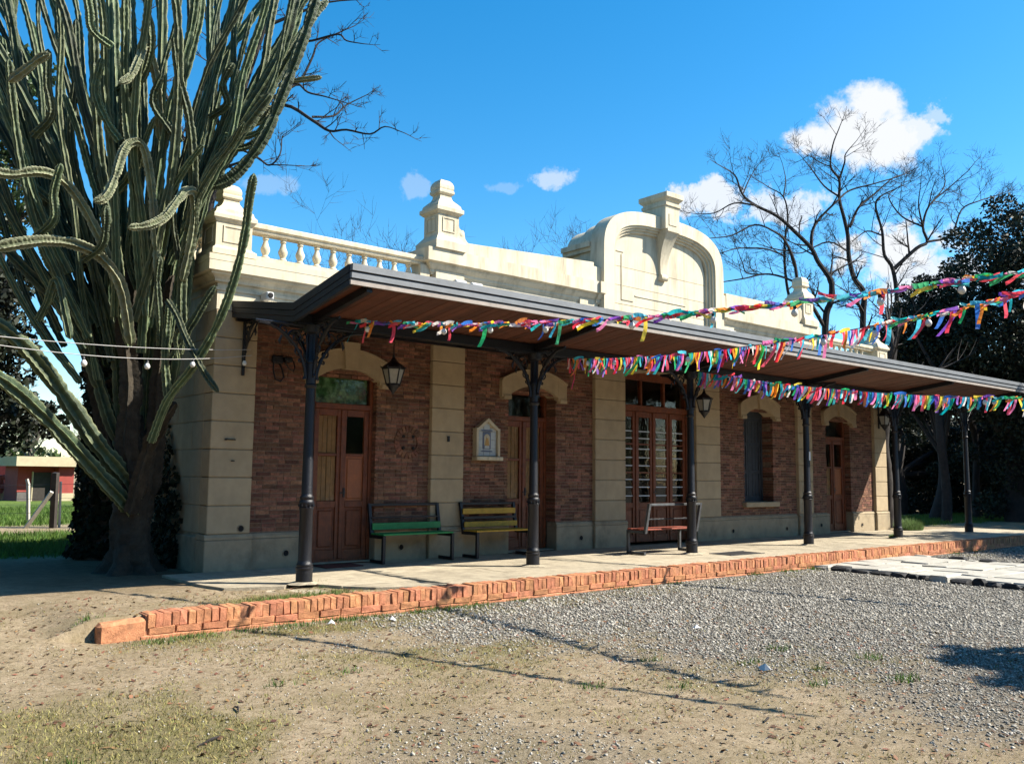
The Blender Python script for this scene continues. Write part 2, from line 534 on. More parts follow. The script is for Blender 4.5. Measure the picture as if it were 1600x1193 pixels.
ORG = {}
def link(name, data, parent=None, loc=(0, 0, 0), org=None):
    o = bpy.data.objects.new(name, data)
    COL.objects.link(o)
    o.location = loc
    if parent:
        o.parent = parent
    po = ORG[parent.name] if parent else Vector((0, 0, 0))
    ORG[o.name] = Vector(org) if org is not None else po + Vector(loc)
    return o
def thing(name, loc, label, cat, group=None):
    o = link(name, None, None, loc)
    o.empty_display_size = 0.2
    tag(o, label, cat, group)
    return o
def tag(o, label=None, cat=None, group=None, kind=None):
    if label:
        o['label'] = label
    if cat:
        o['category'] = cat
    if group:
        o['group'] = group
    if kind:
        o['kind'] = kind
    return o
def copy_tree(o, parent=None, loc=None):
    c = o.copy()
    COL.objects.link(c)
    c.parent = parent
    if loc is not None:
        c.location = loc
    for ch in o.children:
        copy_tree(ch, c)
    return c

# numpy value noise
def vnoise(x, y, seed=0):
    xi = np.floor(x).astype(np.int64)
    yi = np.floor(y).astype(np.int64)
    xf = x - xi
    yf = y - yi
    def hsh(a, b):
        n = (a * 374761393 + b * 668265263 + seed * 1442695041) & 0xFFFFFFFF
        n = ((n ^ (n >> 13)) * 1274126177) & 0xFFFFFFFF
        return ((n ^ (n >> 16)) & 0xFFFF) / 65535.0
    u = xf * xf * (3 - 2 * xf)
    v = yf * yf * (3 - 2 * yf)
    return (hsh(xi, yi) * (1 - u) + hsh(xi + 1, yi) * u) * (1 - v) + (hsh(xi, yi + 1) * (1 - u) + hsh(xi + 1, yi + 1) * u) * v
def fbm(x, y, seed=0, oct=4):
    s = 0
    a = 0.5
    for i in range(oct):
        s = s + a * vnoise(x * 2 ** i, y * 2 ** i, seed + i)
        a *= 0.5
    return s / (1 - 0.5 ** oct)
def sstep(a, b, x):
    t = np.clip((x - a) / (b - a), 0, 1)
    return t * t * (3 - 2 * t)

# ------------------------------------------------------------------ ground
KY = -3.09           # kerb front
KX0, KX1 = -2.05, 30.0
def ground_z(x, y):
    x = np.asarray(x, float)
    y = np.asarray(y, float)
    front = -0.225 + 0.03 * (fbm(x * 0.5, y * 0.5, 3) - 0.5) + 0.012 * (fbm(x * 3, y * 3, 4) - 0.5)
    back = -0.03 + 0.03 * (fbm(x * 0.7, y * 0.7, 5) - 0.5) + 0.015 * (fbm(x * 3, y * 3, 6) - 0.5)
    back = np.where((x > -0.6) & (y > -2.95), np.minimum(back, -0.03), back)
    step = np.where(y > KY + 0.1, 1.0, 0.0)
    ramp = sstep(-4.4, -0.6, y)
    kx = sstep(KX0 - 0.5, KX0 - 0.0, x)
    t = kx * step + (1 - kx) * ramp
    return front * (1 - t) + back * t
def m_gravel(x, y):
    n = fbm(x * 0.9, y * 0.9, 11)
    n2 = fbm(x * 4.5, y * 4.5, 13, 3)
    # grey gravel fills the yard right of a diffuse line
    # boundary runs from the kerb at x~0.2 out to (1.5,-6) and (2.2,-9)
    d = x - np.interp(y, [-12, -9, -8.1, -6.5, -5.5, -4.6, -3.9, -3.1], [2.6, 2.2, 2.4, 2.2, 1.5, 0.4, 0.9, 1.6])
    g = sstep(-1.5, 0.9, d + 3.0 * (n - 0.5) + 1.6 * (n2 - 0.5))
    g2 = sstep(0.0, 1.0, 1.1 - np.hypot((x + 1.3) / 1.5, (y + 8.0) / 0.95) + 1.6 * (n - 0.5)) * 0.3
    keep = np.where(y < KY, 1, 0)
    return np.clip(np.maximum(g, g2) * keep, 0, 1)
def m_grass(x, y):
    n = fbm(x * 0.8, y * 0.8, 21)
    n2 = fbm(x * 3, y * 3, 23)
    a = sstep(0.0, 1.0, 1.2 - np.hypot((x + 2.9) / 1.1, (y + 6.2) / 0.9) + 2.0 * (n - 0.5) + 1.2 * (n2 - 0.5))          # bottom left
    b = sstep(0.0, 1.0, 1.0 - np.abs(y + 3.55) / 0.4 + 2.2 * (n2 - 0.5)) * sstep(KX0 - 0.2, KX0 + 0.6, x) * 0.85    # along kerb
    c = sstep(0.0, 1.0, 1.0 - np.hypot((x - 0.4) / 1.8, (y + 5.4) / 0.9) + 2.2 * (n2 - 0.5)) * 0.7                   # middle
    e = sstep(0.0, 1.0, 1.0 - np.hypot((x - 1.9) / 1.6, (y + 7.4) / 0.7) + 2.6 * (n2 - 0.5)) * 0.4
    d = sstep(0, 1, 1.1 - np.hypot((x + 0.2) / 1.2, (y + 2.6) / 0.5) + 1.8 * (n2 - 0.5)) * np.where(y > KY + 0.15, 1, 0)  # behind kerb
    return np.clip(np.maximum.reduce([a, b, c, d, e]), 0, 1)
def m_lawn(x, y):
    a = sstep(3.4, 4.2, y + 0.6 * (fbm(x, y, 33) - 0.5)) * (1 - sstep(8.6, 9.4, y + 0.8 * (fbm(x, y, 34) - 0.5))) * np.where(x < 0.5, 1, 0)
    a = np.maximum(a, sstep(12.0, 13.5, y + 1.2 * (fbm(x, y, 36) - 0.5)) * np.where((x < 9) & (y < 40), 0.9, 0))
    b = sstep(-0.1, 0.5, y - 0.6 + 0.9 * (fbm(x, y, 35) - 0.5)) * np.where((x > 18.4) & (y < 4), 1, 0) * 0.8
    return np.clip(np.maximum(a, b), 0, 1)

xs = np.unique(np.concatenate([np.geomspace(-900, -14, 20), np.arange(-14, -5, 0.5), np.arange(-5, 9, 0.085), np.arange(9, 30, 0.4), np.geomspace(30, 900, 20), [KX0 - 0.5, KX0]]).round(4))
ys = np.unique(np.concatenate([np.geomspace(-900, -14, 16) , np.arange(-14, -10, 0.5), np.arange(-10, 0.2, 0.085), np.arange(0.2, 26, 0.5), np.geomspace(26, 900, 22), [KY + 0.09, KY + 0.11]]).round(4))
GX, GY = np.meshgrid(xs, ys)
GZ = ground_z(GX, GY)
far = sstep(25, 60, np.hypot(GX, GY))
GZ = GZ * (1 - far) - 0.1 * far
nx_, ny_ = len(xs), len(ys)
idx = np.arange(nx_ * ny_).reshape(ny_, nx_)
quads = np.stack([idx[:-1, :-1], idx[:-1, 1:], idx[1:, 1:], idx[1:, :-1]], -1).reshape(-1, 4)
def np_mesh(name, verts, faces, mats, smooth=False):
    me = bpy.data.meshes.new(name)
    k = faces.shape[1]
    me.vertices.add(len(verts))
    me.vertices.foreach_set('co', np.ascontiguousarray(verts, np.float32).ravel())
    me.loops.add(faces.size)
    me.loops.foreach_set('vertex_index', np.ascontiguousarray(faces, np.int32).ravel())
    me.polygons.add(len(faces))
    me.polygons.foreach_set('loop_start', np.arange(0, faces.size, k, dtype=np.int32))
    me.polygons.foreach_set('loop_total', np.full(len(faces), k, np.int32))
    if smooth:
        me.polygons.foreach_set('use_smooth', np.ones(len(faces), bool))
    me.update(calc_edges=True)
    me.validate()
    for q in mats:
        me.materials.append(q)
    return me
def ground_mat():
    M = bpy.data.materials.new('yard_soil')
    M.use_nodes = True
    t = M.node_tree
    L = t.links.new
    p = t.nodes['Principled BSDF']
    p.inputs['Roughness'].default_value = 0.95
    p.inputs['Specular IOR Level'].default_value = 0.15
    geo = t.nodes.new('ShaderNodeNewGeometry')
    def noise(sc, det=6, ro=0.65):
        n = t.nodes.new('ShaderNodeTexNoise')
        n.inputs['Scale'].default_value = sc
        n.inputs['Detail'].default_value = det
        n.inputs['Roughness'].default_value = ro
        L(geo.outputs['Position'], n.inputs['Vector'])
        return n.outputs['Fac']
    def rng_(s, a, b, c=0., d=1.):
        n = t.nodes.new('ShaderNodeMapRange')
        for i, v in enumerate((a, b, c, d)):
            n.inputs[i + 1].default_value = v
        L(s, n.inputs[0])
        return n.outputs[0]
    def mix(f, a, b, mode='MIX'):
        n = t.nodes.new('ShaderNodeMix')
        n.data_type = 'RGBA'
        n.blend_type = mode
        if isinstance(f, float):
            n.inputs[0].default_value = f
        else:
            L(f, n.inputs[0])
        for i, v in ((6, a), (7, b)):
            if isinstance(v, tuple):
                n.inputs[i].default_value = (*[c * ALB for c in v], 1)
            else:
                L(v, n.inputs[i])
        return n.outputs[2]
    def attr(nm):
        n = t.nodes.new('ShaderNodeAttribute')
        n.attribute_name = nm
        return n.outputs['Fac']
    dirt = mix(rng_(noise(1.3), 0.35, 0.65), (0.53, 0.415, 0.275), (0.39, 0.30, 0.19))
    dirt = mix(rng_(noise(9, 8, 0.75), 0.45, 0.7), dirt, (0.24, 0.175, 0.10))
    dirt = mix(rng_(noise(60, 4, 0.7), 0.55, 0.72), dirt, (0.52, 0.43, 0.29))
    dirt = mix(rng_(noise(26, 5, 0.8), 0.52, 0.62, 0.0, 0.85), dirt, (0.20, 0.145, 0.08))
    dirt = mix(rng_(noise(2.3, 6, 0.7), 0.46, 0.62, 0.0, 0.45), dirt, (0.28, 0.225, 0.12))
    v = t.nodes.new('ShaderNodeTexVoronoi')
    v.inputs['Scale'].default_value = 48
    L(geo.outputs['Position'], v.inputs['Vector'])
    vd = t.nodes.new('ShaderNodeSeparateColor')
    L(v.outputs['Color'], vd.inputs[0])
    gr = mix(rng_(vd.outputs[0], 0, 1), (0.18, 0.16, 0.125), (0.48, 0.43, 0.35))
    gr = mix(rng_(v.outputs['Distance'], 0.35, 0.62), gr, (0.09, 0.08, 0.065))
    c = mix(attr('gravel'), dirt, gr)
    gcol = mix(rng_(noise(14, 5, 0.7), 0.35, 0.65), (0.13, 0.14, 0.035), (0.27, 0.22, 0.10))
    c = mix(rng_(attr('grass'), 0, 1, 0, 0.75), c, gcol)
    c = mix(rng_(attr('shade_tint'), 0, 1, 0, 0.85), c, mix(rng_(noise(7, 6, 0.7), 0.35, 0.65), (0.11, 0.07, 0.04), (0.20, 0.135, 0.08)))  # shade by the cactus painted in as a darker soil colour
    c = mix(attr('lawn'), c, mix(rng_(noise(6), 0.35, 0.65), (0.07, 0.15, 0.015), (0.14, 0.22, 0.03)))
    L(c, p.inputs['Base Color'])
    b1 = t.nodes.new('ShaderNodeBump')
    b1.inputs['Strength'].default_value = 0.85
    b1.inputs['Distance'].default_value = 0.02
    L(noise(38, 7, 0.8), b1.inputs['Height'])
    b2 = t.nodes.new('ShaderNodeBump')
    b2.inputs['Strength'].default_value = 0.7
    b2.inputs['Distance'].default_value = 0.015
    b2.invert = True
    mm = t.nodes.new('ShaderNodeMath')
    mm.operation = 'MULTIPLY'
    L(v.outputs['Distance'], mm.inputs[0])
    L(attr('gravel'), mm.inputs[1])
    L(mm.outputs[0], b2.inputs['Height'])
    L(b1.outputs[0], b2.inputs['Normal'])
    L(b2.outputs[0], p.inputs['Normal'])
    return M
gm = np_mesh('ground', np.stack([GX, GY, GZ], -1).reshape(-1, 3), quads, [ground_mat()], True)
def m_shade_tint(x, y):  # mask of the painted shade on the soil round the cactus foot
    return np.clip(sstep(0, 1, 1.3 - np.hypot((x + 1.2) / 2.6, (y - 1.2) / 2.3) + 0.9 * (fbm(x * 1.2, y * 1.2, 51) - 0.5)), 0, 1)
for nm, fn in (('gravel', m_gravel), ('grass', m_grass), ('lawn', m_lawn), ('shade_tint', m_shade_tint)):
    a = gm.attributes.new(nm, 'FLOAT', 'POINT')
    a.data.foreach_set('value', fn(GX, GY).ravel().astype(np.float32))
ground = link('ground', gm)
tag(ground, 'dusty yard of beige dirt and grey gravel in front of the station', kind='structure')

# ------------------------------------------------------------------ platform slabs
plat = MB().box(-0.3, 18.9, -2.86, 0.3, -0.30, -0.035).build('platform', M_conc)
tag(plat, 'low concrete station platform under the canopy', kind='structure')
def slab(poly, z=0.0):
    b = MB()
    cx = sum(p[0] for p in poly) / len(poly)
    cy = sum(p[1] for p in poly) / len(poly)
    tx, ty = random.uniform(-0.003, 0.003), random.uniform(-0.003, 0.003)
    n = len(poly)
    top = [(x, y, z + (x - cx) * tx + (y - cy) * ty) for x, y in poly]
    bot = [(x, y, -0.09) for x, y in poly]
    b.add(top + bot, [tuple(range(n)), tuple(range(2 * n - 1, n - 1, -1))] + [((i + 1) % n, i, n + i, n + (i + 1) % n) for i in range(n)])
    return b.build('slab', M_conc, plat)
g = 0.006
slab([(-0.55, -0.02), (-0.52, -1.25), (-0.42, -1.72), (0.2, -1.95), (0.45, -1.62), (0.45, -0.02)])
slab([(0.46, -0.03), (0.46, -1.7), (0.75, -2.3), (1.75, -2.4), (1.75, -0.03)])
slab([(0.76, -2.31), (1.02, -2.62), (1.45, -2.86), (1.9, -2.865), (1.75, -2.41)])
x = 1.76
while x < 18.5:
    w = random.uniform(1.5, 2.1)
    ymid = random.uniform(-1.7, -1.35)
    x2 = min(x + w, 18.9)
    k = random.uniform(-0.05, 0.05)
    if x < 1.9:
        slab([(x + g + 0.15, -2.865), (x2 - g + k, -2.865), (x2 - g, ymid - g), (x + g, ymid - g)])
    else:
        slab([(x + g + kk, -2.865), (x2 - g + k, -2.865), (x2 - g, ymid - g), (x + g, ymid - g)])
    slab([(x + g, ymid + g), (x2 - g, ymid + g), (x2 - g, -0.02), (x + g, -0.02)], -0.002)
    kk = k
    x = x2
# right apron beyond the building
slab([(18.91, -2.865), (21.5, -2.86), (21.2, -0.6), (18.91, -0.4)], -0.01)

# ------------------------------------------------------------------ kerb
kerb = MB().box(KX0 + 0.35, KX1, KY + 0.007, -2.87, -0.32, -0.012).build('kerb', M_kerbm)
tag(kerb, 'orange painted brick kerb edging the station platform', kind='structure')
def kerb_brick_mesh(w, d, h, jit=0.0055):
    b = MB().cbox(-w / 2, w / 2, -d / 2, d / 2, -h / 2, h / 2, 0.005)
    b.v = [(vx + random.uniform(-jit, jit) * 0.6, vy + random.uniform(-jit, jit), vz + random.uniform(-jit, jit)) for vx, vy, vz in b.v]
    me = b.mesh('brick')
    me.materials.append(M_kerb)
    return me
kv = [kerb_brick_mesh(0.068, 0.235, 0.125) for _ in range(8)]
ks = [kerb_brick_mesh(0.235, 0.24, 0.062) for _ in range(5)]
stuff = MB()
cnt = 0
x = KX0 + 0.40
pieces = []
while x < KX1 - 0.1:
    pieces.append(('r', x))
    x += 0.0745 + random.uniform(-0.003, 0.004)
x = KX0 + 0.5
while x < KX1 - 0.2:
    pieces.append(('s', x))
    x += 0.247
pieces.sort(key=lambda q: q[1])
for kind, x in pieces:
    dy = random.uniform(-0.008, 0.006)
    dz = random.uniform(-0.007, 0.004)
    if kind == 'r':
        loc = (x, KY + 0.112 + dy, -0.062 + dz)
        if random.random() < 0.05:
            loc = (x, KY + 0.135, -0.085)          # knocked back brick
    else:
        loc = (x, KY + 0.106 + dy, -0.157)
    if cnt < 300:
        o = link('brick', random.choice(kv if kind == 'r' else ks), kerb, loc)
        o.rotation_euler = (random.uniform(-.03, .03), random.uniform(-.045, .045) if kind == 'r' else random.uniform(-.012, .012), random.uniform(-.02, .02))
        cnt += 1
    else:
        a, b_, c = (0.031, 0.117, 0.062) if kind == 'r' else (0.117, 0.12, 0.031)
        stuff.box(loc[0] - a, loc[0] + a, loc[1] - b_, loc[1] + b_, loc[2] - c, loc[2] + c)
so_ = stuff.build('far_bricks', M_kerb, kerb)
so_['kind'] = 'stuff'
# footing course and rendered kerb end
MB().cbox(KX0 + 0.3, KX1, KY - 0.012, KY + 0.10, -0.30, -0.192, 0.012).build('footing', M_kerb, kerb)
e = MB().cbox(KX0 - 0.06, KX0 + 0.37, KY - 0.004, KY + 0.24, -0.30, -0.055, 0.03)
e.v = [(vx, vy, vz + (0.02 if vz > -0.1 and vx > KX0 + 0.2 else 0)) for vx, vy, vz in e.v]
e.build('end_cap', M_kerb, kerb)

# ------------------------------------------------------------------ whitewashed crossing
path = MB().box(9.42, 12.75, -11.5, KY - 0.02, -0.36, -0.188).build('path', M_white)
tag(path, 'whitewashed stone crossing leading away from the kerb', kind='structure')
yy = KY - 0.06
row = 0
while yy > -11.3:
    d = random.uniform(0.42, 0.6)
    xx = 9.45
    while xx < 12.6:
        w = random.uniform(0.5, 0.85)
        x2 = min(xx + w, 12.72)
        h = -0.165 + random.uniform(-0.014, 0.014)
        b = MB().cbox(xx + .008, x2 - .008, yy - d + .008, yy - .008, -0.30, h, 0.014)
        b.v = [(vx + random.uniform(-.012, .012), vy + random.uniform(-.012, .012), vz + random.uniform(-.008, .008)) for vx, vy, vz in b.v]
        b.build('paving_stone', M_white, path)
        xx = x2
        if x2 > 12.6:
            break
    yy -= d
for xe in (9.33, 12.86):
    yy = KY - 0.1
    while yy > -11:
        d = random.uniform(0.16, 0.34)
        h = -0.15 + random.uniform(-0.03, 0.02)
        w = random.uniform(0.07, 0.11)
        b = MB().cbox(xe - w, xe + w, yy - d + .02, yy, -0.32, h, 0.03)
        b.v = [(vx + random.uniform(-.022, .022), vy + random.uniform(-.02, .02), vz + random.uniform(-.015, .015)) for vx, vy, vz in b.v]
        b.build('edge_stone', M_blackst if random.random() < 0.8 else M_white, path)
        yy -= d + random.uniform(0.0, 0.03)

# ------------------------------------------------------------------ station building
BL = 18.1            # length
BD = 3.4             # depth
BY = 0.08            # brick face
BZ0, BZ1 = 0.50, 3.62
bld = thing('station_building', (9.05, 3.0, 0), 'long brick and cream stucco railway station with balustraded parapet and arched pediment', 'building')
B = lambda: MB()

openings = [(1.55, 2.58, 0.0, 2.66), (5.20, 6.30, 0.0, 2.66), (8.06, 10.20, 0.0, 3.30), (11.95, 13.03, 0.78, 2.70), (15.30, 16.40, 0.0, 2.66)]
panels = [(0.60, 3.56), (4.20, 7.24), (11.00, 13.96), (14.56, 17.50)]
pil = [(0.0, 0.60), (3.56, 4.20), (7.24, 8.06), (10.20, 11.00), (13.96, 14.56), (17.50, 18.1)]

# core walls (mortar behind the bricks), with openings
core = B()
cuts = sorted(openings)
x = 0.02
for (a, b, z0, z1) in cuts:
    core.box(x, a - 0.03, BY + 0.009, 0.48, 0, 3.75)
    if z0 > 0:
        core.box(a - 0.03, b + 0.03, BY + 0.009, 0.48, 0, z0 - 0.06)
    core.box(a - 0.03, b + 0.03, BY + 0.009, 0.48, z1 + 0.12, 3.75)
    x = b + 0.03
core.box(x, BL - 0.02, BY + 0.009, 0.48, 0, 3.75)
core.build('wall', M_mortar, bld)
# shell: side, back, roof, floor
sh = B()
sh.box(0.04, 0.3, 0.485, BD, 0, 3.78).box(BL - 0.3, BL - 0.04, 0.485, BD, 0, 3.78).box(0.04, BL - 0.04, BD + 0.004, BD + 0.3, 0, 3.78)
sh.build('side_wall', M_pier, bld)
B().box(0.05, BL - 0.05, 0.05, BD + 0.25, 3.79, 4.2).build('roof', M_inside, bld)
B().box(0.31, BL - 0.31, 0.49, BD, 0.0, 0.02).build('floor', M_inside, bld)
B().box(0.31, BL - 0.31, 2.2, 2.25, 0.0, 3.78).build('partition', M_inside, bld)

# bricks, laid in running bond and cut round the openings
CH = 0.0585
BLN = 0.205
bricks = []
for (pa, pb) in panels:
    ops = [o for o in openings if o[0] > pa and o[1] < pb]
    nz_ = int((BZ1 - BZ0) / CH)
    for r in range(nz_):
        z0 = BZ0 + r * CH
        z1 = z0 + CH - 0.012
        off = (0.5 if r % 2 else 0.0) * BLN + random.uniform(-0.012, 0.012)
        x = pa - off
        while x < pb:
            hd = 0.5 if random.random() < 0.16 else 1.0
            w = BLN * hd
            segs = [(max(x, pa), min(x + w - 0.010, pb))]
            edge = False
            for (oa, ob, oz0, oz1) in ops:
                if z1 > oz0 - 0.03 and z0 < oz1 + 0.05:
                    ns = []
                    for (a, b) in segs:
                        if b <= oa or a >= ob:
                            ns.append((a, b))
                        else:
                            if a < oa - 0.02:
                                ns.append((a, oa))
                            if b > ob + 0.02:
                                ns.append((ob, b))
                    segs = ns
            for (a, b) in segs:
                if b - a < 0.025:
                    continue
                deep = 0.06
                for (oa, ob, oz0, oz1) in ops:
                    if z1 > oz0 - 0.03 and z0 < oz1 + 0.1 and (abs(b - oa) < 0.012 or abs(a - ob) < 0.012):
                        deep = 0.36
                bricks.append((a, b, z0, z1, deep, random.uniform(-0.003, 0.003)))
            x += w
def brick_mesh(k):
    b = MB().cbox(-0.5, 0.5, -0.5, 0.5, -0.5, 0.5, 0.012)
    jit = 0.010
    b.v = [(vx + random.uniform(-jit, jit), vy, vz + random.uniform(-jit, jit) * 2.2) for vx, vy, vz in b.v]
    me = b.mesh('brick')
    me.materials.append(M_brick)
    return me
bms = [brick_mesh(i) for i in range(6)]
def shows(q):           # nearest the camera and not behind the door or the bench
    return q[0] + (0 if q[4] < 0.1 else 0.0) + (0.6 if q[3] > 3.1 else 0)
bricks.sort(key=shows)
st = B()
for i, (a, b, z0, z1, deep, dy) in enumerate(bricks):
    if i < 300:
        o = link('brick', bms[i % 6], bld, Vector(((a + b) / 2, BY + dy + deep / 2, (z0 + z1) / 2)) - ORG[bld.name])
        o.scale = (b - a, deep, z1 - z0)
    else:
        j = lambda: random.uniform(-0.002, 0.002)
        x0, x1 = a + j(), b + j()
        y0, y1 = BY + dy, BY + dy + deep
        zz0, zz1 = z0 + j(), z1 + j()
        st.add([(x0, y0, zz0), (x1, y0, zz0), (x1, y0, zz1), (x0, y0, zz1), (x0, y1, zz0), (x1, y1, zz0), (x1, y1, zz1), (x0, y1, zz1)],
               [(0, 1, 2, 3), (1, 5, 6, 2), (4, 0, 3, 7), (3, 2, 6, 7), (4, 5, 1, 0)])
so_ = st.build('brickwork', M_brick, bld, fix=False)
so_['kind'] = 'stuff'

# ashlar blocks of the pilasters and the left side wall
joints = [0.48 + 0.3775 * i for i in range(9)]
for i, (a, b) in enumerate(pil):
    for k in range(8):
        B().cbox(a + (0.0 if i else 0), b, 0.0, 0.085 + 0.2, joints[k] + 0.005, joints[k + 1] - 0.005, 0.009).build('stone_block', M_pier, bld)
    B().box(a + 0.02, b - 0.02, 0.022, 0.3, 0.4, 3.6).build('pilaster_core', M_plinth, bld)
for k in range(8):
    y = 0.292
    n = 0
    while y < BD - 0.1:
        w = 0.42 if (n == 0 and k % 2) else (0.9 + 0.3 * ((k * 7 + n * 3) % 3) / 3)
        y2 = min(y + w, BD + 0.2)
        B().cbox(0.004, 0.05, y + 0.004, y2 - 0.004, joints[k] + 0.005, joints[k + 1] - 0.005, 0.007).build('stone_block', M_pier, bld)
        y = y2
        n += 1
B().box(0.016, 0.1, 0.3, BD + 0.1, 0.3, 3.6).build('side_backing', M_plinth, bld)
# plinths with a weathered cap
def plinth(a, b, yf, name='plinth'):
    B().cbox(a, b, yf, 0.30, -0.03, 0.405, 0.012).build(name, M_plinth, bld)
    poly = [(yf + 0.004, 0.41), (yf + 0.002, 0.44), (yf + 0.03, 0.475), (0.28, 0.478), (0.28, 0.41)]
    B().prism(poly, 'x', a, b).build('plinth_cap', M_plinth, bld)
for i, (a, b) in enumerate(pil):
    plinth(a - 0.03 if i else a - 0.03, b + 0.03, -0.03)
for (pa, pb) in panels:
    ops = [o for o in openings if o[0] > pa and o[1] < pb and o[2] == 0]
    x = pa + 0.033
    for o in ops:
        plinth(x, o[0] + 0.0, 0.028)
        x = o[1]
    plinth(x, pb - 0.033, 0.028)
y = 0.302
while y < BD:
    y2 = min(y + 1.25, BD + 0.2)
    B().cbox(-0.028, 0.06, y + 0.003, y2 - 0.003, -0.05, 0.44, 0.012).build('plinth', M_plinth, bld)
    y = y2

# arched hood stones over the narrow openings
def arc(x0, x1, zs, zm, n=12):
    return [(x0 + (x1 - x0) * i / n, zs + (zm - zs) * (1 - (2 * i / n - 1) ** 2)) for i in range(n + 1)]
for (a, b, z0, z1) in (openings[0], openings[1], openings[3], openings[4]):
    c = (a + b) / 2
    zs = 2.70
    e = 0.205
    inner = arc(a, b, zs, 2.865)
    outer = arc(a, b, 3.0 + 0.03, 3.145)
    s = B()
    s.strip(inner, outer, 0.0, 0.30)
    s.build('hood_stone', M_pier, bld)
    for (xa, xb) in ((a - e, a - 0.001), (b + 0.001, b + e)):
        s = B()
        top = 3.03
        s.prism([(xa, 2.64), (xb, 2.64), (xb, top), (xa, top - 0.09 if xa < c else top)] if xa < c else [(xa, 2.64), (xb, 2.64), (xb, top - 0.09), (xa, top)], 'y', -0.003, 0.12)
        s.build('hood_ear', M_pier, bld)
        B().cbox(xa + 0.03, xb - 0.002, -0.022, 0.11, 2.60, 2.672, 0.008).build('ear_stop', M_pier, bld)
    mo = arc(a - e, b + e, 2.955, 3.16, 16)
    mi = [(x, z - 0.035) for x, z in mo]
    B().strip(mi, mo, -0.028, 0.10).build('hood_moulding', M_pier, bld)
    B().prism([(c - 0.10, 2.845), (c + 0.10, 2.845), (c + 0.135, 3.25), (c - 0.135, 3.25)], 'y', -0.055, 0.12).build('keystone', M_pier, bld)
# arched panel above the central doorway
inner = arc(8.06, 10.20, 3.24, 3.38, 16)
B().strip(inner, [(x, 3.75) for x, z in inner], 0.014, 0.30).build('arch_stone', M_pier, bld)
# window sill
B().cbox(11.86, 13.12, -0.03, 0.40, 0.665, 0.775, 0.012).build('sill', M_pier, bld)

# ---- doors
def leaf(parent, x0, x1, z0, z1, Y, upper, lower, M_=M_wood, muntin=1.58):
    """a glazed door leaf; upper / lower: 'glass' or 'boards'"""
    s = B()
    st_ = 0.075
    s.cbox(x0, x0 + st_, Y, Y + 0.05, z0, z1, 0.006).cbox(x1 - st_, x1, Y, Y + 0.05, z0, z1, 0.006)
    for (za, zb) in ((z0, z0 + 0.14), (0.80, 0.90), (z1 - 0.10, z1), (muntin - 0.022, muntin + 0.022)):
        s.cbox(x0 + st_, x1 - st_, Y + 0.003, Y + 0.047, za, zb, 0.006)
    lf = s.build('door_leaf', M_, parent)
    B().cbox(x0 + st_ + 0.0, x1 - st_ - 0.0, Y + 0.028, Y + 0.042, z0 + 0.14, 0.80, 0.002).cbox(x0 + st_ + 0.035, x1 - st_ - 0.035, Y + 0.010, Y + 0.03, z0 + 0.18, 0.76, 0.012).build('lower_panel', M_, parent)
    for (za, zb, kind) in ((0.90, muntin - 0.022, lower), (muntin + 0.022, z1 - 0.10, upper)):
        if kind == 'wood':
            B().cbox(x0 + st_, x1 - st_, Y + 0.025, Y + 0.04, za, zb, 0.002).cbox(x0 + st_ + 0.03, x1 - st_ - 0.03, Y + 0.012, Y + 0.03, za + 0.03, zb - 0.03, 0.01).build('panel', M_orange, parent)
            continue
        B().box(x0 + st_, x1 - st_, Y + 0.022, Y + 0.026, za, zb).build('pane', M_glass, parent)
        if kind == 'boards':
            nb = 4
            for k in range(nb):
                xa = x0 + st_ + (x1 - x0 - 2 * st_) * k / nb
                xb = x0 + st_ + (x1 - x0 - 2 * st_) * (k + 1) / nb
                B().cbox(xa + 0.003, xb - 0.003, Y + 0.034 + 0.004 * (k % 2), Y + 0.048, za, zb, 0.004).build('shutter_board', M_tan, parent)
    return lf
def door_handle(parent, x, z, Y):
    B().cbox(x - 0.018, x + 0.018, Y - 0.012, Y, z - 0.07, z + 0.07, 0.004).tube([(x, Y - 0.03, z), (x - 0.09, Y - 0.045, z - 0.004)], 0.009, 6).tube([(x, Y, z), (x, Y - 0.04, z)], 0.011, 6).build('handle', M_iron, parent, True)
def narrow_door(a, b, Y, kinds, transom_mat):
    zt = 2.30
    s = B()
    f = 0.055
    s.cbox(a, a + f, Y - 0.015, Y + 0.11, 0.02, 2.90, 0.006).cbox(b - f, b, Y - 0.015, Y + 0.11, 0.02, 2.90, 0.006)
    s.cbox(a + f, b - f, Y - 0.022, Y + 0.10, 2.26, 2.345, 0.008)
    s.cbox(a + f, b - f, Y - 0.010, Y + 0.10, 2.73, 2.90, 0.006)
    s.box(a + f, b - f, Y, Y + 0.10, 0.015, 0.05)
    d = s.build('door', M_wood, bld)
    mid = (a + b) / 2
    leaf(d, a + f + 0.004, mid - 0.003, 0.05, 2.258, Y, kinds[0], kinds[1])
    leaf(d, mid + 0.003, b - f - 0.004, 0.05, 2.258, Y, kinds[2], kinds[3])
    B().cbox(mid - 0.022, mid + 0.022, Y - 0.022, Y - 0.001, 0.06, 2.25, 0.006).build('astragal', M_wood, d)
    B().box(a + f, b - f, Y + 0.03, Y + 0.034, 2.345, 2.73).build('transom_pane', transom_mat, d)
    door_handle(d, mid + 0.055, 1.02, Y)
    B().box(a - 0.02, b + 0.02, 0.10, Y, 0.0, 0.016).build('threshold', M_conc, bld)
    return d
narrow_door(1.55, 2.58, 0.19, ('boards', 'boards', 'glass', 'wood'), M_glassg)
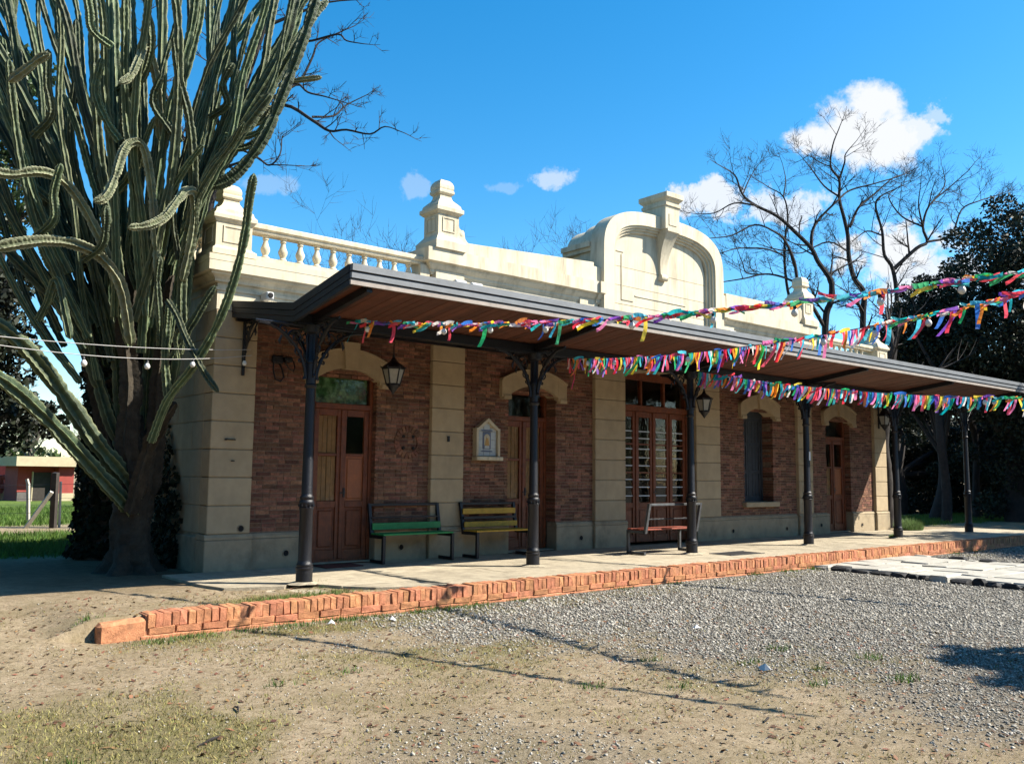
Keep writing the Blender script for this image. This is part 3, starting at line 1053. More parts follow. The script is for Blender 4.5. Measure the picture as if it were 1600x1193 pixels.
# frosted sheet behind the green transom
B().box(1.62, 2.51, 0.26, 0.265, 2.345, 2.73).build('transom_screen', mat('mottled_green_screen', (0.13, 0.21, 0.12), 0.5, 0.7, 18, col2=(0.50, 0.50, 0.40)), bld)
narrow_door(5.20, 6.30, 0.33, ('boards', 'boards', 'boards', 'boards'), M_glass)
narrow_door(15.30, 16.40, 0.24, ('glass', 'boards', 'glass', 'wood'), M_glass)
# pale boxed notice panel inside of far door is left to the glass
# central four-leaf doorway
a, b, Y = 8.06, 10.20, 0.25
s = B()
s.cbox(a, a + 0.05, Y - 0.02, Y + 0.12, 0.02, 3.5, 0.006).cbox(b - 0.05, b, Y - 0.02, Y + 0.12, 0.02, 3.5, 0.006)
s.cbox(a + 0.05, b - 0.05, Y - 0.03, Y + 0.12, 2.60, 2.72, 0.01).cbox(a + 0.05, b - 0.05, Y - 0.008, Y + 0.10, 3.22, 3.5, 0.006)
s.cbox(a + 0.7, a + 0.745, Y - 0.01, Y + 0.08, 2.72, 3.22, 0.005).cbox(b - 0.745, b - 0.70, Y - 0.01, Y + 0.08, 2.72, 3.22, 0.005)
cd_ = s.build('door', M_wood, bld)
cd_['label'] = 'wide four-leaf doorway with white barred panes'
B().box(a + 0.05, b - 0.05, Y + 0.03, Y + 0.034, 2.72, 3.22).build('transom_pane', M_glass, cd_)
w4 = (b - a - 0.10) / 4
for k in range(4):
    x0 = a + 0.05 + k * w4 + 0.004
    x1 = x0 + w4 - 0.008
    s = B()
    st_ = 0.085
    s.cbox(x0, x0 + st_, Y, Y + 0.05, 0.03, 2.595, 0.007).cbox(x1 - st_, x1, Y, Y + 0.05, 0.03, 2.595, 0.007)
    for (za, zb) in ((0.03, 0.17), (0.70, 0.80), (2.48, 2.595), (1.37, 1.40), (1.93, 1.96)):
        s.cbox(x0 + st_, x1 - st_, Y + 0.004, Y + 0.046, za, zb, 0.005)
    s.build('door_leaf', M_wood, cd_)
    B().cbox(x0 + st_, x1 - st_, Y + 0.028, Y + 0.04, 0.17, 0.70, 0.002).cbox(x0 + st_ + 0.03, x1 - st_ - 0.03, Y + 0.010, Y + 0.03, 0.21, 0.66, 0.012).build('lower_panel', M_wood, cd_)
    for (za, zb) in ((0.80, 1.37), (1.40, 1.93), (1.96, 2.48)):
        B().box(x0 + st_, x1 - st_, Y + 0.022, Y + 0.026, za, zb).build('pane', M_glass, cd_)
    for z in (0.93, 1.10, 1.25, 1.52, 1.68, 1.85, 2.06, 2.20):
        if (k == 3 and z == 1.52):
            continue
        B().box(x0 + st_ - 0.004, x1 - st_ + 0.004, Y + 0.012, Y + 0.018, z - 0.010, z + 0.010).build('grille_bar', M_bar, cd_)
for k in (1, 2, 3):
    xm = a + 0.05 + k * w4
    B().cbox(xm - 0.024, xm + 0.024, Y - 0.024, Y - 0.001, 0.05, 2.58, 0.006).build('cover_strip', M_wood, cd_)
door_handle(cd_, a + 0.05 + 2 * w4 + 0.05, 1.0, Y)
# window with closed dark shutters
a, b, Y = 11.95, 13.03, 0.37
s = B()
s.cbox(a, a + 0.05, Y - 0.02, Y + 0.10, 0.77, 2.92, 0.005).cbox(b - 0.05, b, Y - 0.02, Y + 0.10, 0.77, 2.92, 0.005).box(a + 0.05, b - 0.05, Y - 0.01, Y + 0.1, 2.66, 2.92).box(a + 0.05, b - 0.05, Y - 0.01, Y + 0.1, 0.775, 0.82)
wd = s.build('window', M_shut, bld)
for k in range(2):
    x0 = a + 0.055 + k * 0.49
    s = B()
    x1 = x0 + 0.48
    s.cbox(x0, x0 + 0.06, Y, Y + 0.04, 0.82, 2.66, 0.005).cbox(x1 - 0.06, x1, Y, Y + 0.04, 0.82, 2.66, 0.005)
    for z in (0.82, 1.40, 2.02, 2.58):
        s.cbox(x0 + 0.06, x1 - 0.06, Y + 0.002, Y + 0.038, z, z + 0.08, 0.005)
    s.build('shutter', M_shut, wd)
    for q in range(3):
        xa = x0 + 0.06 + q * 0.12
        B().cbox(xa + 0.004, xa + 0.116, Y + 0.016, Y + 0.032, 0.9, 2.58, 0.005).build('shutter_board', M_shut, wd)

# ---- attic, cornices, parapets
def cornice_path(x0, x1, y0=0.0, left=True, right=True, back=1.2):
    p = []
    if left:
        p.append(((x0, back), (-1, 0)))
        p.append(((x0, y0), (-1, -1)))
    else:
        p.append(((x0, y0), (0, -1)))
    if right:
        p.append(((x1, y0), (1, -1)))
        p.append(((x1, back), (1, 0)))
    else:
        p.append(((x1, y0), (0, -1)))
    return p
# wings
ent = [(-0.3, 3.50), (0.0, 3.50), (0.0, 3.76), (0.02, 3.76), (0.022, 3.80), (0.0, 3.805), (0.0, 3.86), (0.06, 3.87), (0.065, 3.90), (0.09, 3.93), (0.14, 3.955), (0.15, 3.985), (0.20, 3.99), (0.20, 4.12), (0.205, 4.125), (0.205, 4.205), (-0.3, 4.23)]
B().sweep(ent, cornice_path(0.0, 3.44, 0.0, True, False, BD)).build('cornice', M_stone, bld)
B().sweep(ent, cornice_path(14.66, 18.1, 0.0, False, True, BD)).build('cornice', M_stone, bld)
blk = [(-0.28, 4.225), (0.10, 4.218), (0.10, 4.315), (-0.28, 4.32)]
rail = [(-0.10, 4.655), (0.07, 4.655), (0.08, 4.675), (0.08, 4.70), (0.11, 4.72), (0.11, 4.775), (0.06, 4.80), (-0.10, 4.80)]
for (x0, x1, l, r_) in ((0.10, 3.44, True, False), (14.66, 18.0, False, True)):
    B().sweep(blk, cornice_path(x0, x1, 0.10, l, r_, BD - 0.1)).build('parapet_base', M_stone, bld)
    B().sweep(rail, cornice_path(x0, x1, 0.10, l, r_, BD - 0.1)).build('handrail', M_stone, bld)
bp_ = [(0.062, 4.318), (0.062, 4.345), (0.046, 4.352), (0.036, 4.37), (0.05, 4.40), (0.066, 4.44), (0.064, 4.475), (0.046, 4.515), (0.034, 4.56), (0.031, 4.59), (0.046, 4.597), (0.046, 4.61), (0.034, 4.618), (0.05, 4.635), (0.058, 4.64), (0.058, 4.657)]
bme = MB().lathe([(r, z - 4.318) for r, z in bp_], (0, 0), 12).mesh('baluster', smooth=True)
bme.materials.append(M_stone)
bal = [(0.70 + 0.268 * i, 0.10) for i in range(10)] + [(15.02 + 0.268 * i, 0.10) for i in range(9)] + [(0.10, 0.72 + 0.268 * i) for i in range(8)]
for (x, y) in bal:
    link('baluster', bme, bld, Vector((x, y, 4.318)) - ORG[bld.name])
# end-dies of the balustrades
B().box(3.27, 3.45, -0.01, 0.24, 4.32, 4.655).build('baluster_die', M_stone, bld)
B().box(14.65, 14.83, -0.01, 0.24, 4.32, 4.655).build('baluster_die', M_stone, bld)

def pinnacle(cx, cy, z, k=1.0, kh=1.0, panel=True):
    p = [(0.31, 0.0), (0.31, 0.07), (0.265, 0.10), (0.255, 0.12), (0.255, 0.43), (0.27, 0.435), (0.285, 0.46), (0.305, 0.475), (0.305, 0.52), (0.29, 0.535), (0.27, 0.56), (0.26, 0.60),
         (0.20, 0.635), (0.15, 0.68), (0.118, 0.73), (0.108, 0.78), (0.125, 0.785), (0.14, 0.80), (0.14, 0.83), (0.13, 0.842), (0.135, 0.87), (0.135, 0.90), (0.122, 0.94), (0.098, 0.972), (0.06, 0.993), (0.02, 1.0)]
    o = B().sq([(r * k, z + h * kh) for r, h in p], (cx, cy)).build('pinnacle', M_stone, bld)
    if panel:
        w = 0.255 * k
        for (xa, xb, za, zb) in ((-0.6, 0.6, 0.17, 0.19), (-0.6, 0.6, 0.37, 0.39), (-0.6, -0.53, 0.19, 0.37), (0.53, 0.6, 0.19, 0.37)):
            B().box(cx + xa * w, cx + xb * w, cy - w - 0.012, cy - w + 0.02, z + za * kh, z + zb * kh).build('panel_fillet', M_stone, o)
            B().box(cx - w - 0.012, cx - w + 0.02, cy + xa * w, cy + xb * w, z + za * kh, z + zb * kh).build('panel_fillet', M_stone, o)
    return o
pinnacle(0.17, 0.18, 4.235, 1.0, 1.06)
pinnacle(17.92, 0.18, 4.235, 1.0, 1.06)

# attic block between the wings
AX0, AX1 = 3.48, 14.62
PX0, PX1 = 7.30, 10.96
B().box(AX0 + 0.04, PX0 + 0.05, 0.0, 0.42, 3.62, 4.70).build('attic_wall', M_stone, bld)
B().box(PX1 - 0.05, AX1 - 0.04, 0.0, 0.42, 3.62, 4.70).build('attic_wall', M_stone, bld)
for (xa, xb) in ((3.54, 4.12), (13.98, 14.56), (6.78, 7.26), (11.0, 11.48)):
    B().cbox(xa, xb, -0.05, 0.05, 3.64, 4.60, 0.008).build('attic_strip', M_stone, bld)
acor = [(-0.3, 4.52), (0.012, 4.52), (0.015, 4.545), (0.03, 4.55), (0.035, 4.60), (0.05, 4.61), (0.09, 4.665), (0.10, 4.70), (0.16, 4.715), (0.16, 4.93), (-0.3, 4.95)]
B().sweep(acor, cornice_path(AX0, PX0 - 0.12, 0.0, True, False, 0.44)).build('attic_cornice', M_stone, bld)
B().sweep(acor, cornice_path(PX1 + 0.12, AX1, 0.0, False, True, 0.44)).build('attic_cornice', M_stone, bld)
for (xa, xb) in ((PX0 - 0.121, PX0 + 0.02), (PX1 - 0.02, PX1 + 0.121)):
    B().sweep([(d * 1.0 + (0.05 if d > 0 else 0), z) for d, z in acor], [((xa, 0), (0, -1)), ((xb, 0), (0, -1))]).build('cornice_break', M_stone, bld)
for (xa, xb) in ((4.0, PX0 - 0.2), (PX1 + 0.2, 14.1)):
    za, zb = (5.13, 5.31) if xa < 8 else (5.29, 5.31)
    b = B()
    b.add([(x_, y_, z_ if z_ < 5 else z_ + zz - 5.25) for x_, zz in ((xa, za), (xb, zb)) for y_, z_ in ((-0.09, 4.94), (-0.09, 5.235), (-0.05, 5.25), (0.16, 5.25), (0.16, 4.94))],
          [(0, 1, 2, 3, 4), (9, 8, 7, 6, 5)] + [((i + 1) % 5, i, 5 + i, 5 + (i + 1) % 5) for i in range(5)])
    b.build('parapet', M_stone, bld)
B().cbox(PX0 - 0.20, PX0 + 0.02, -0.08, 0.40, 4.94, 5.23, 0.01).build('parapet_stop', M_stone, bld)
B().cbox(PX1 - 0.02, PX1 + 0.20, -0.08, 0.40, 4.94, 5.23, 0.01).build('parapet_stop', M_stone, bld)
for cx, sgn in ((3.74, 1), (14.36, -1)):
    p = [(0.30, 4.93), (0.30, 5.06), (0.275, 5.09), (0.245, 5.13), (0.21, 5.17), (0.205, 5.20), (0.205, 5.53), (0.22, 5.535), (0.25, 5.565), (0.265, 5.575), (0.265, 5.635), (0.235, 5.655), (0.225, 5.70), (0.175, 5.755), (0.13, 5.80), (0.112, 5.85), (0.112, 5.885), (0.135, 5.90), (0.148, 5.92), (0.148, 5.955), (0.135, 5.97), (0.142, 6.0), (0.14, 6.05), (0.122, 6.10), (0.09, 6.14), (0.03, 6.16)]
    o = B().sq(p, (cx, 0.10)).build('pinnacle', M_stone, bld)
    w = 0.205
    for (xa, xb, za, zb) in ((-0.6, 0.6, 5.24, 5.26), (-0.6, 0.6, 5.46, 5.48), (-0.6, -0.52, 5.26, 5.46), (0.52, 0.6, 5.26, 5.46)):
        B().box(cx + xa * w, cx + xb * w, 0.10 - w - 0.012, 0.10 - w + 0.02, za, zb).build('panel_fillet', M_stone, o)
        B().box(cx - w - 0.012, cx - w + 0.02, 0.10 + xa * w, 0.10 + xb * w, za, zb).build('panel_fillet', M_stone, o)
    # scroll buttress against the parapet
    poly = [(0.2, 4.94), (0.2, 5.42), (0.235, 5.42), (0.25, 5.36), (0.29, 5.335), (0.33, 5.34), (0.355, 5.31), (0.36, 5.26), (0.375, 5.20), (0.42, 5.15), (0.47, 5.13), (0.47, 4.94)]
    B().prism([(cx + sgn * q, z) for q, z in poly], 'y', -0.06, 0.20).build('scroll', M_stone, o)
    B().lathe([(0.045, -0.012), (0.045, 0.0), (0.02, 0.008)], (0, 0), 12).build('volute', M_stone, o, org=(0, 0, 0)).matrix_local = Matrix.Translation(Vector((cx + sgn * 0.30, -0.062, 5.27)) - ORG[o.name]) @ Matrix.Rotation(math.pi / 2, 4, 'X')

# arched pediment
PC = (PX0 + PX1) / 2
def sup(w, h, z0, zb, n=40, e=3.0):
    """arch outline from left foot over the crown to right foot"""
    pts = [(PC - w, zb)]
    for i in range(n + 1):
        t = math.pi * (1 - i / n)
        cx, sx = math.cos(t), math.sin(t)
        pts.append((PC + w * math.copysign(abs(cx) ** (2 / e), cx), z0 + h * abs(sx) ** (2 / e)))
    pts.append((PC + w, zb))
    return pts
ZB = 4.0
rings = [(1.83, 0.97, 1.56, 0.715, -0.17, 0.20), (1.56, 0.715, 1.515, 0.675, -0.135, 0.15), (1.515, 0.675, 1.465, 0.63, -0.095, 0.12), (1.465, 0.63, 1.41, 0.58, -0.05, 0.10)]
for i, (wo_, ho, wi, hi, y0, y1) in enumerate(rings):
    B().strip(sup(wi, hi, 5.55, ZB), sup(wo_, ho, 5.55, ZB), y0, y1).build('pediment_arch' if i == 0 else 'arch_moulding', M_stone, bld)
# tympanum courses
ins = sup(1.41, 0.58, 5.55, ZB)
def tymp(za, zb):
    n = 24
    P = []
    Q = []
    for i in range(n + 1):
        x = PC - 1.41 + 2.82 * i / n
        u = abs((x - PC) / 1.41)
        zt = 5.55 + 0.58 * max(0.0, 1 - u ** 3) ** (1 / 3)
        P.append((x, za))
        Q.append((x, max(za + 0.001, min(zb, zt))))
    B().strip(P, Q, 0.0, 0.10).build('stone_course', M_stone, bld)
for za, zb in ((4.0, 4.62), (4.632, 4.99), (5.0, 5.36), (5.37, 6.2)):
    tymp(za, zb)
B().box(PC - 1.4, PC + 1.4, 0.012, 0.1, 4.0, 5.6).build('tympanum_back', M_stone, bld)
# raised border fillets of the tympanum panel
for (xa, xb, za, zb) in ((PC - 1.19, PC - 1.165, 4.74, 5.62), (PC - 1.19, PC - 0.85, 4.715, 4.74), (PC - 0.80, PC + 0.75, 4.83, 4.855), (PC + 0.62, PC + 0.64, 4.45, 4.62), (PC + 0.62, PC + 0.85, 4.43, 4.452), (PC - 1.33, PC - 1.12, 5.66, 5.68)):
    B().box(xa, xb, -0.014, 0.02, za, zb).build('panel_fillet', M_stone, bld)
# barrel body behind the pediment
B().strip(sup(1.0, 0.3, 5.55, ZB), sup(1.76, 0.88, 5.55, ZB), 0.20, 0.55).build('barrel_collar', M_stone, bld)
B().strip(sup(1.0, 0.3, 5.55, ZB), sup(1.72, 0.80, 5.55, ZB), 0.55, 1.0).build('barrel_roof', M_stone, bld)
for sg in (-1, 1):
    xo = PC + sg * 1.72
    B().box(min(xo, xo + sg * 0.14), max(xo, xo + sg * 0.14), 0.21, 1.0, 5.70, 5.80).box(min(xo, xo + sg * 0.09), max(xo, xo + sg * 0.09), 0.21, 1.0, 5.62, 5.70).build('springing_band', M_stone, bld)
# key block, cap and corbel
kx0, kx1 = 8.925, 9.345
B().box(kx0, kx1, -0.30, 0.30, 6.26, 6.70).build('key_block', M_stone, bld)
kp = [(0.5, 6.70), (0.5, 6.73), (0.54, 6.74), (0.545, 6.80), (0.50, 6.815), (0.50, 6.845), (0.56, 6.87), (0.60, 6.90), (0.62, 6.905), (0.62, 7.0), (0.5, 7.01)]
B().sq([(r * 0.42, z) for r, z in kp], ((kx0 + kx1) / 2, 0.0), 1.0, 1.45).build('key_cap', M_stone, bld)
for (xa, xb, za, zb) in ((kx0 + 0.10, kx0 + 0.118, 6.36, 6.58), (kx0 + 0.10, kx1 - 0.09, 6.345, 6.362)):
    B().box(xa, xb, -0.312, -0.28, za, zb).build('panel_fillet', M_stone, bld)
cp = [(-0.33, 6.27), (-0.33, 6.21), (-0.30, 6.19)]
for i in range(13):
    t = i / 12
    cp.append((-0.29 + 0.235 * (1 - (1 - t) ** 2.2), 6.17 - 0.78 * t))
cp += [(-0.085, 5.36), (-0.10, 5.31), (-0.085, 5.265), (-0.04, 5.25), (0.02, 5.27), (0.02, 6.27)]
b = B()
n = len(cp)
def taper(z):
    t = min(1, max(0, (z - 5.3) / 0.9))
    return 0.075 + 0.105 * t
b.v = [((kx0 + kx1) / 2 - taper(z), y, z) for y, z in cp] + [((kx0 + kx1) / 2 + taper(z), y, z) for y, z in cp]
b.a = [0.0] * len(b.v)
b.f = [tuple(range(n)), tuple(range(2 * n - 1, n - 1, -1))] + [((i + 1) % n, i, n + i, n + (i + 1) % n) for i in range(n)]
co = b.build('corbel', M_stone, bld)
B().tube([((kx0 + kx1) / 2 - 0.10, -0.045, 5.31), ((kx0 + kx1) / 2 + 0.10, -0.045, 5.31)], 0.06, 12).build('volute', M_stone, bld)

# rosette vents, round brick vent, small fixings
def disc(x, z, y, r, name, m_, depth=0.012, n=14):
    bb = MB()
    bb.add([(x + r * math.cos(2 * math.pi * i / n), y, z + r * math.sin(2 * math.pi * i / n)) for i in range(n)] + [(x + r * math.cos(2 * math.pi * i / n), y + depth, z + r * math.sin(2 * math.pi * i / n)) for i in range(n)],
           [tuple(range(n)), tuple(range(2 * n - 1, n - 1, -1))] + [(i, (i + 1) % n, n + (i + 1) % n, n + i) for i in range(n)])
    return bb
for (x, z, y) in ((0.47, 0.55, 0.0), (1.15, 0.19, 0.028), (3.05, 0.19, 0.028), (6.9, 0.19, 0.028), (11.43, 0.17, 0.028), (13.45, 0.16, 0.028), (14.9, 0.2, 0.028), (16.8, 0.16, 0.028)):
    v_ = disc(x, z, y - 0.006, 0.045, 'vent', M_dark).build('vent', M_dark, bld)
    ringp = [(x + 0.047 * math.cos(t), y - 0.006, z + 0.047 * math.sin(t)) for t in np.linspace(0, 2 * math.pi, 15)]
    B().tube(ringp, 0.007, 5, False).build('rim', M_plinth, v_)
rv = B()
for i in range(22):
    t0 = 2 * math.pi * i / 22
    for rr_ in (0.21,):
        c_, s_ = math.cos(t0), math.sin(t0)
        cx, cz = 3.17 + rr_ * c_, 1.80 + rr_ * s_
        hw, hl = 0.026, 0.045
        q = [(cx + c_ * u * hl - s_ * v_ * hw, cz + s_ * u * hl + c_ * v_ * hw) for u, v_ in ((-1, -1), (1, -1), (1, 1), (-1, 1))]
        rv.prism(q, 'y', BY - 0.012, BY + 0.04)
rvo = rv.build('round_vent', M_brick, bld)
for (dx, dz) in ((-0.09, 0.09), (0.09, 0.09), (-0.09, -0.09), (0.09, -0.09)):
    disc(3.17 + dx, 1.80 + dz, BY - 0.013, 0.026, 'h', M_dark).build('vent_hole', M_dark, rvo)
B().cbox(0.20, 0.34, -0.03, 0.0, 1.735, 1.75, 0.004).cbox(0.19, 0.21, -0.035, 0.0, 1.73, 1.755, 0.004).build('iron_cleat', M_iron, bld)
B().cbox(0.29, 0.34, -0.02, 0.0, 1.45, 1.462, 0.003).build('iron_cleat', M_iron, bld)
B().cbox(3.86, 3.90, -0.03, 0.0, 1.83, 1.92, 0.006).build('iron_hook', M_iron, bld)

# ------------------------------------------------------------------ canopy
can = thing('platform_canopy', (9.5, -1.6, 0), 'butterfly roofed platform canopy on slender black cast iron columns along the facade', 'canopy')
CX0, CX1 = 0.22, 18.95
def rise(x):
    return 0.0035 * (x - 0.25)
YF, YC, YW = -3.25, -1.86, 0.02
def cbx(b, x0, x1, pts):
    """prism along x of (y,z) polygon with the canopy's slight rise"""
    n = len(pts)
    b.add([(x0, y, z + rise(x0)) for y, z in pts] + [(x1, y, z + rise(x1)) for y, z in pts],
          [tuple(range(n)), tuple(range(2 * n - 1, n - 1, -1))] + [((i + 1) % n, i, n + i, n + (i + 1) % n) for i in range(n)])
    return b
# roof sheet
cbx(B(), CX0 + 0.03, CX1 - 0.03, [(YF + 0.03, 3.545), (YC, 3.30), (YW + 0.03, 3.60), (YW + 0.03, 3.615), (YC, 3.325), (YF + 0.03, 3.565)]).build('roof_sheet', M_sheet, can)
# soffit boards (run from the beam out to the fascia, and from beam back to the wall)
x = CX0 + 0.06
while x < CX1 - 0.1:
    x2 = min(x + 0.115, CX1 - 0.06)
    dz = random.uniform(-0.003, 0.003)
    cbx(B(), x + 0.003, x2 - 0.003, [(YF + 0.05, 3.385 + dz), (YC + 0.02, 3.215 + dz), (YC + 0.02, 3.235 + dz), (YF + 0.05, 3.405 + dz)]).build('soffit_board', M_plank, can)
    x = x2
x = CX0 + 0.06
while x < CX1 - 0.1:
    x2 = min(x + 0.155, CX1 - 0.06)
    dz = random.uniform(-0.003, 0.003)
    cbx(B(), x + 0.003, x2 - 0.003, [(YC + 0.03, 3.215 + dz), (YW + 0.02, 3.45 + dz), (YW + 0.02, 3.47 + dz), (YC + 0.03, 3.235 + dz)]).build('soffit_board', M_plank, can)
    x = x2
# front fascia: three stepped boards with shadow gaps
cbx(B(), CX0, CX1, [(YF - 0.035, 3.495), (YF + 0.03, 3.495), (YF + 0.03, 3.57), (YF - 0.035, 3.57)]).build('fascia_board', M_fascia, can)
cbx(B(), CX0, CX1, [(YF - 0.018, 3.415), (YF + 0.03, 3.415), (YF + 0.03, 3.480), (YF - 0.018, 3.480)]).build('fascia_board', M_fascia, can)
cbx(B(), CX0, CX1, [(YF, 3.345), (YF + 0.03, 3.345), (YF + 0.03, 3.402), (YF, 3.402)]).build('fascia_batten', M_fasciap, can)
cbx(B(), CX0 + 0.004, CX1 - 0.004, [(YF + 0.012, 3.36), (YF + 0.05, 3.36), (YF + 0.05, 3.56), (YF + 0.012, 3.56)]).build('fascia_back', M_dark, can)
# gable boards at the two ends
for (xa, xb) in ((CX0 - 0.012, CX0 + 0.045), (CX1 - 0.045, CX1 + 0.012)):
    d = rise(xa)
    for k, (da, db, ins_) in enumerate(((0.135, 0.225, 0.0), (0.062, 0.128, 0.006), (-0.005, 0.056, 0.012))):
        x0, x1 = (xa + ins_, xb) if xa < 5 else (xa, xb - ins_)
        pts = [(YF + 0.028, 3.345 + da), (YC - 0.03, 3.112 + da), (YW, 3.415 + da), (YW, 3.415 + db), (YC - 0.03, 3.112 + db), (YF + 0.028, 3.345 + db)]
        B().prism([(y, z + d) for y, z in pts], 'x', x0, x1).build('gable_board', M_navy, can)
# long beam over the columns, ledger on the wall, cross rafters
cbx(B(), CX0 + 0.05, CX1 - 0.05, [(YC - 0.05, 3.10), (YC + 0.05, 3.10), (YC + 0.05, 3.213), (YC - 0.05, 3.213)]).build('beam', M_iron, can)
cbx(B(), CX0 + 0.05, CX1 - 0.05, [(YC - 0.075, 3.085), (YC + 0.075, 3.085), (YC + 0.075, 3.10), (YC - 0.075, 3.10)]).build('beam_flange', M_iron, can)
cbx(B(), CX0 + 0.05, CX1 - 0.05, [(-0.06, 3.36), (-0.005, 3.36), (-0.005, 3.44), (-0.06, 3.44)]).build('wall_ledger', M_iron, can)
colx = [0.49 + 3.6 * i for i in range(6)]
for cx in colx:
    r_ = rise(cx)
    xa, xb = cx - 0.035, cx + 0.035
    B().prism([(y, z + r_) for y, z in ((YF + 0.06, 3.30), (YC - 0.05, 3.12), (YC - 0.05, 3.21), (YF + 0.06, 3.38))], 'x', xa, xb).build('rafter', M_iron, can)
    B().prism([(y, z + r_) for y, z in ((YC + 0.05, 3.11), (-0.01, 3.36), (-0.01, 3.44), (YC + 0.05, 3.21))], 'x', xa, xb).build('rafter', M_iron, can)

# cast iron column with scroll brackets
def scroll(c, r0, turns, start, direction=1, n=22, plane='xz'):
    pts = []
    for i in range(n + 1):
        t = i / n
        a = start + direction * turns * 2 * math.pi * t
        r = r0 * (1 - 0.82 * t)
        pts.append((c[0] + r * math.cos(a), c[1] + r * math.sin(a)))
    return pts
def bracket_mb(ax, sg, w=0.62, h=0.66, z1=3.09, r0=0.07):
    """spandrel bracket: outer curve, inner curve, scrolls and stem"""
    b = MB()
    def P(u, z, off=0.0):
        return (sg * u, off, z) if ax == 'x' else (off, sg * u, z)
    z0 = z1 - h
    curve = []
    for i in range(17):
        t = i / 16 * math.pi / 2
        curve.append(P(r0 + w * (1 - math.cos(t)) ** 0.92, z0 + h * 0.96 * math.sin(t)))
    b.tube(curve, 0.020, 5)
    b.tube([P(r0 + 0.03, z0), P(r0 - 0.01, z0 + 0.06), P(r0 - 0.01, z1)], 0.016, 5)
    b.tube([P(r0, z1 - 0.014), P(r0 + w + 0.04, z1 - 0.014)], 0.018, 5)
    for (cu, cz, rr, tn, st, di) in ((0.15, 0.50, 0.11, 1.3, -1.2, 1), (0.30, 0.565, 0.075, 1.2, 2.5, -1), (0.43, 0.60, 0.045, 1.1, 0.2, 1), (0.10, 0.32, 0.055, 1.2, 1.0, -1), (0.085, 0.22, 0.03, 1.0, 2.0, 1)):
        sc = scroll((cu, cz), rr, tn, st, di)
        b.tube([P(r0 + u * w / 0.62, z0 + z * h / 0.66) for u, z in sc], [0.013] * len(sc), 4)
    b.tube([P(r0 + 0.02, z1 - 0.45), P(r0 + 0.12, z1 - 0.30), P(r0 + 0.25, z1 - 0.2), P(r0 + 0.44, z1 - 0.03)], 0.012, 4)
    # little pendant leaf on the curve
    b.tube([P(r0 + 0.33, z0 + 0.50), P(r0 + 0.36, z0 + 0.43), P(r0 + 0.345, z0 + 0.39)], [0.012, 0.018, 0.004], 5)
    return b
col0 = None
cprof = [(0.098, -0.03), (0.098, 0.165), (0.104, 0.17), (0.106, 0.19), (0.090, 0.20), (0.095, 0.215), (0.095, 0.235), (0.083, 0.25), (0.080, 0.28), (0.078, 0.86), (0.086, 0.875), (0.088, 0.895), (0.078, 0.905), (0.082, 0.925), (0.090, 0.945), (0.090, 0.965), (0.078, 0.985), (0.082, 1.0), (0.084, 1.02), (0.070, 1.035), (0.066, 1.06), (0.056, 2.32), (0.070, 2.335), (0.074, 2.36), (0.060, 2.375), (0.060, 2.62), (0.075, 2.63), (0.075, 2.66), (0.058, 2.68), (0.058, 2.98), (0.10, 3.0), (0.11, 3.085)]
for i, cx in enumerate(colx):
    r_ = rise(cx)
    if col0 is None:
        c0 = MB().lathe(cprof, (0, 0), 16)
        cme = c0.mesh('column', smooth=True)
        cme.materials.append(M_iron)
        bmx = []
        for ax, sg in (('x', 1), ('x', -1), ('y', 1), ('y', -1)):
            q = bracket_mb(ax, sg, 0.62 if ax == 'x' else 0.56)
            me = q.mesh('bracket', smooth=True)
            me.materials.append(M_iron)
            bmx.append((ax, sg, me))
        bead = MB()
        for k in range(12):
            t = 2 * math.pi * k / 12
            bead.tube([(0.088 * math.cos(t), 0.088 * math.sin(t), 0.915 - 0.010), (0.088 * math.cos(t), 0.088 * math.sin(t), 0.935)], 0.011, 5)
        beme = bead.mesh('bead_ring', smooth=True)
        beme.materials.append(M_iron)
        col0 = True
    o = link('column', cme, can, Vector((cx, YC, 0)) - ORG[can.name])
    for ax, sg, me in bmx:
        bq = link('bracket', me, o)
        bq.location.z = r_
        if ax == 'y' and sg == -1:
            bq.location.z = r_ + 0.03
    link('bead_ring', beme, o)
    o.scale.z = 1 + r_ / 3.08 * 0.5
# sticker on the fourth and collars of cement at the feet
B().box(11.29 - 0.032, 11.29 + 0.02, YC - 0.075, YC - 0.070, 1.66, 1.83).build('paper_sticker', M_paper, can)
for cx in colx:
    b = MB()
    n = 14
    b.add([(cx + (0.19 + random.uniform(-.05, .05)) * math.cos(2 * math.pi * k / n), YC + (0.17 + random.uniform(-.04, .05)) * math.sin(2 * math.pi * k / n), 0.006) for k in range(n)] +
          [(cx + 0.11 * math.cos(2 * math.pi * k / n), YC + 0.11 * math.sin(2 * math.pi * k / n), 0.03) for k in range(n)],
          [(k, (k + 1) % n, n + (k + 1) % n, n + k) for k in range(n)])
    b.build('cement_collar', M_conc, can)
# wall brackets at the two ends
for cx in (0.40, 17.72):
    b = MB()
    b.cbox(-0.02, 0.02, -0.035, 0.0, 2.62, 3.40, 0.005)
    q = bracket_mb('y', -1, 0.40, 0.62, 3.36, 0.03)
    b.add(q.v, q.f)
    b.v = [(vx + cx, vy, vz) for vx, vy, vz in b.v]
    b.build('wall_bracket', M_iron, can)

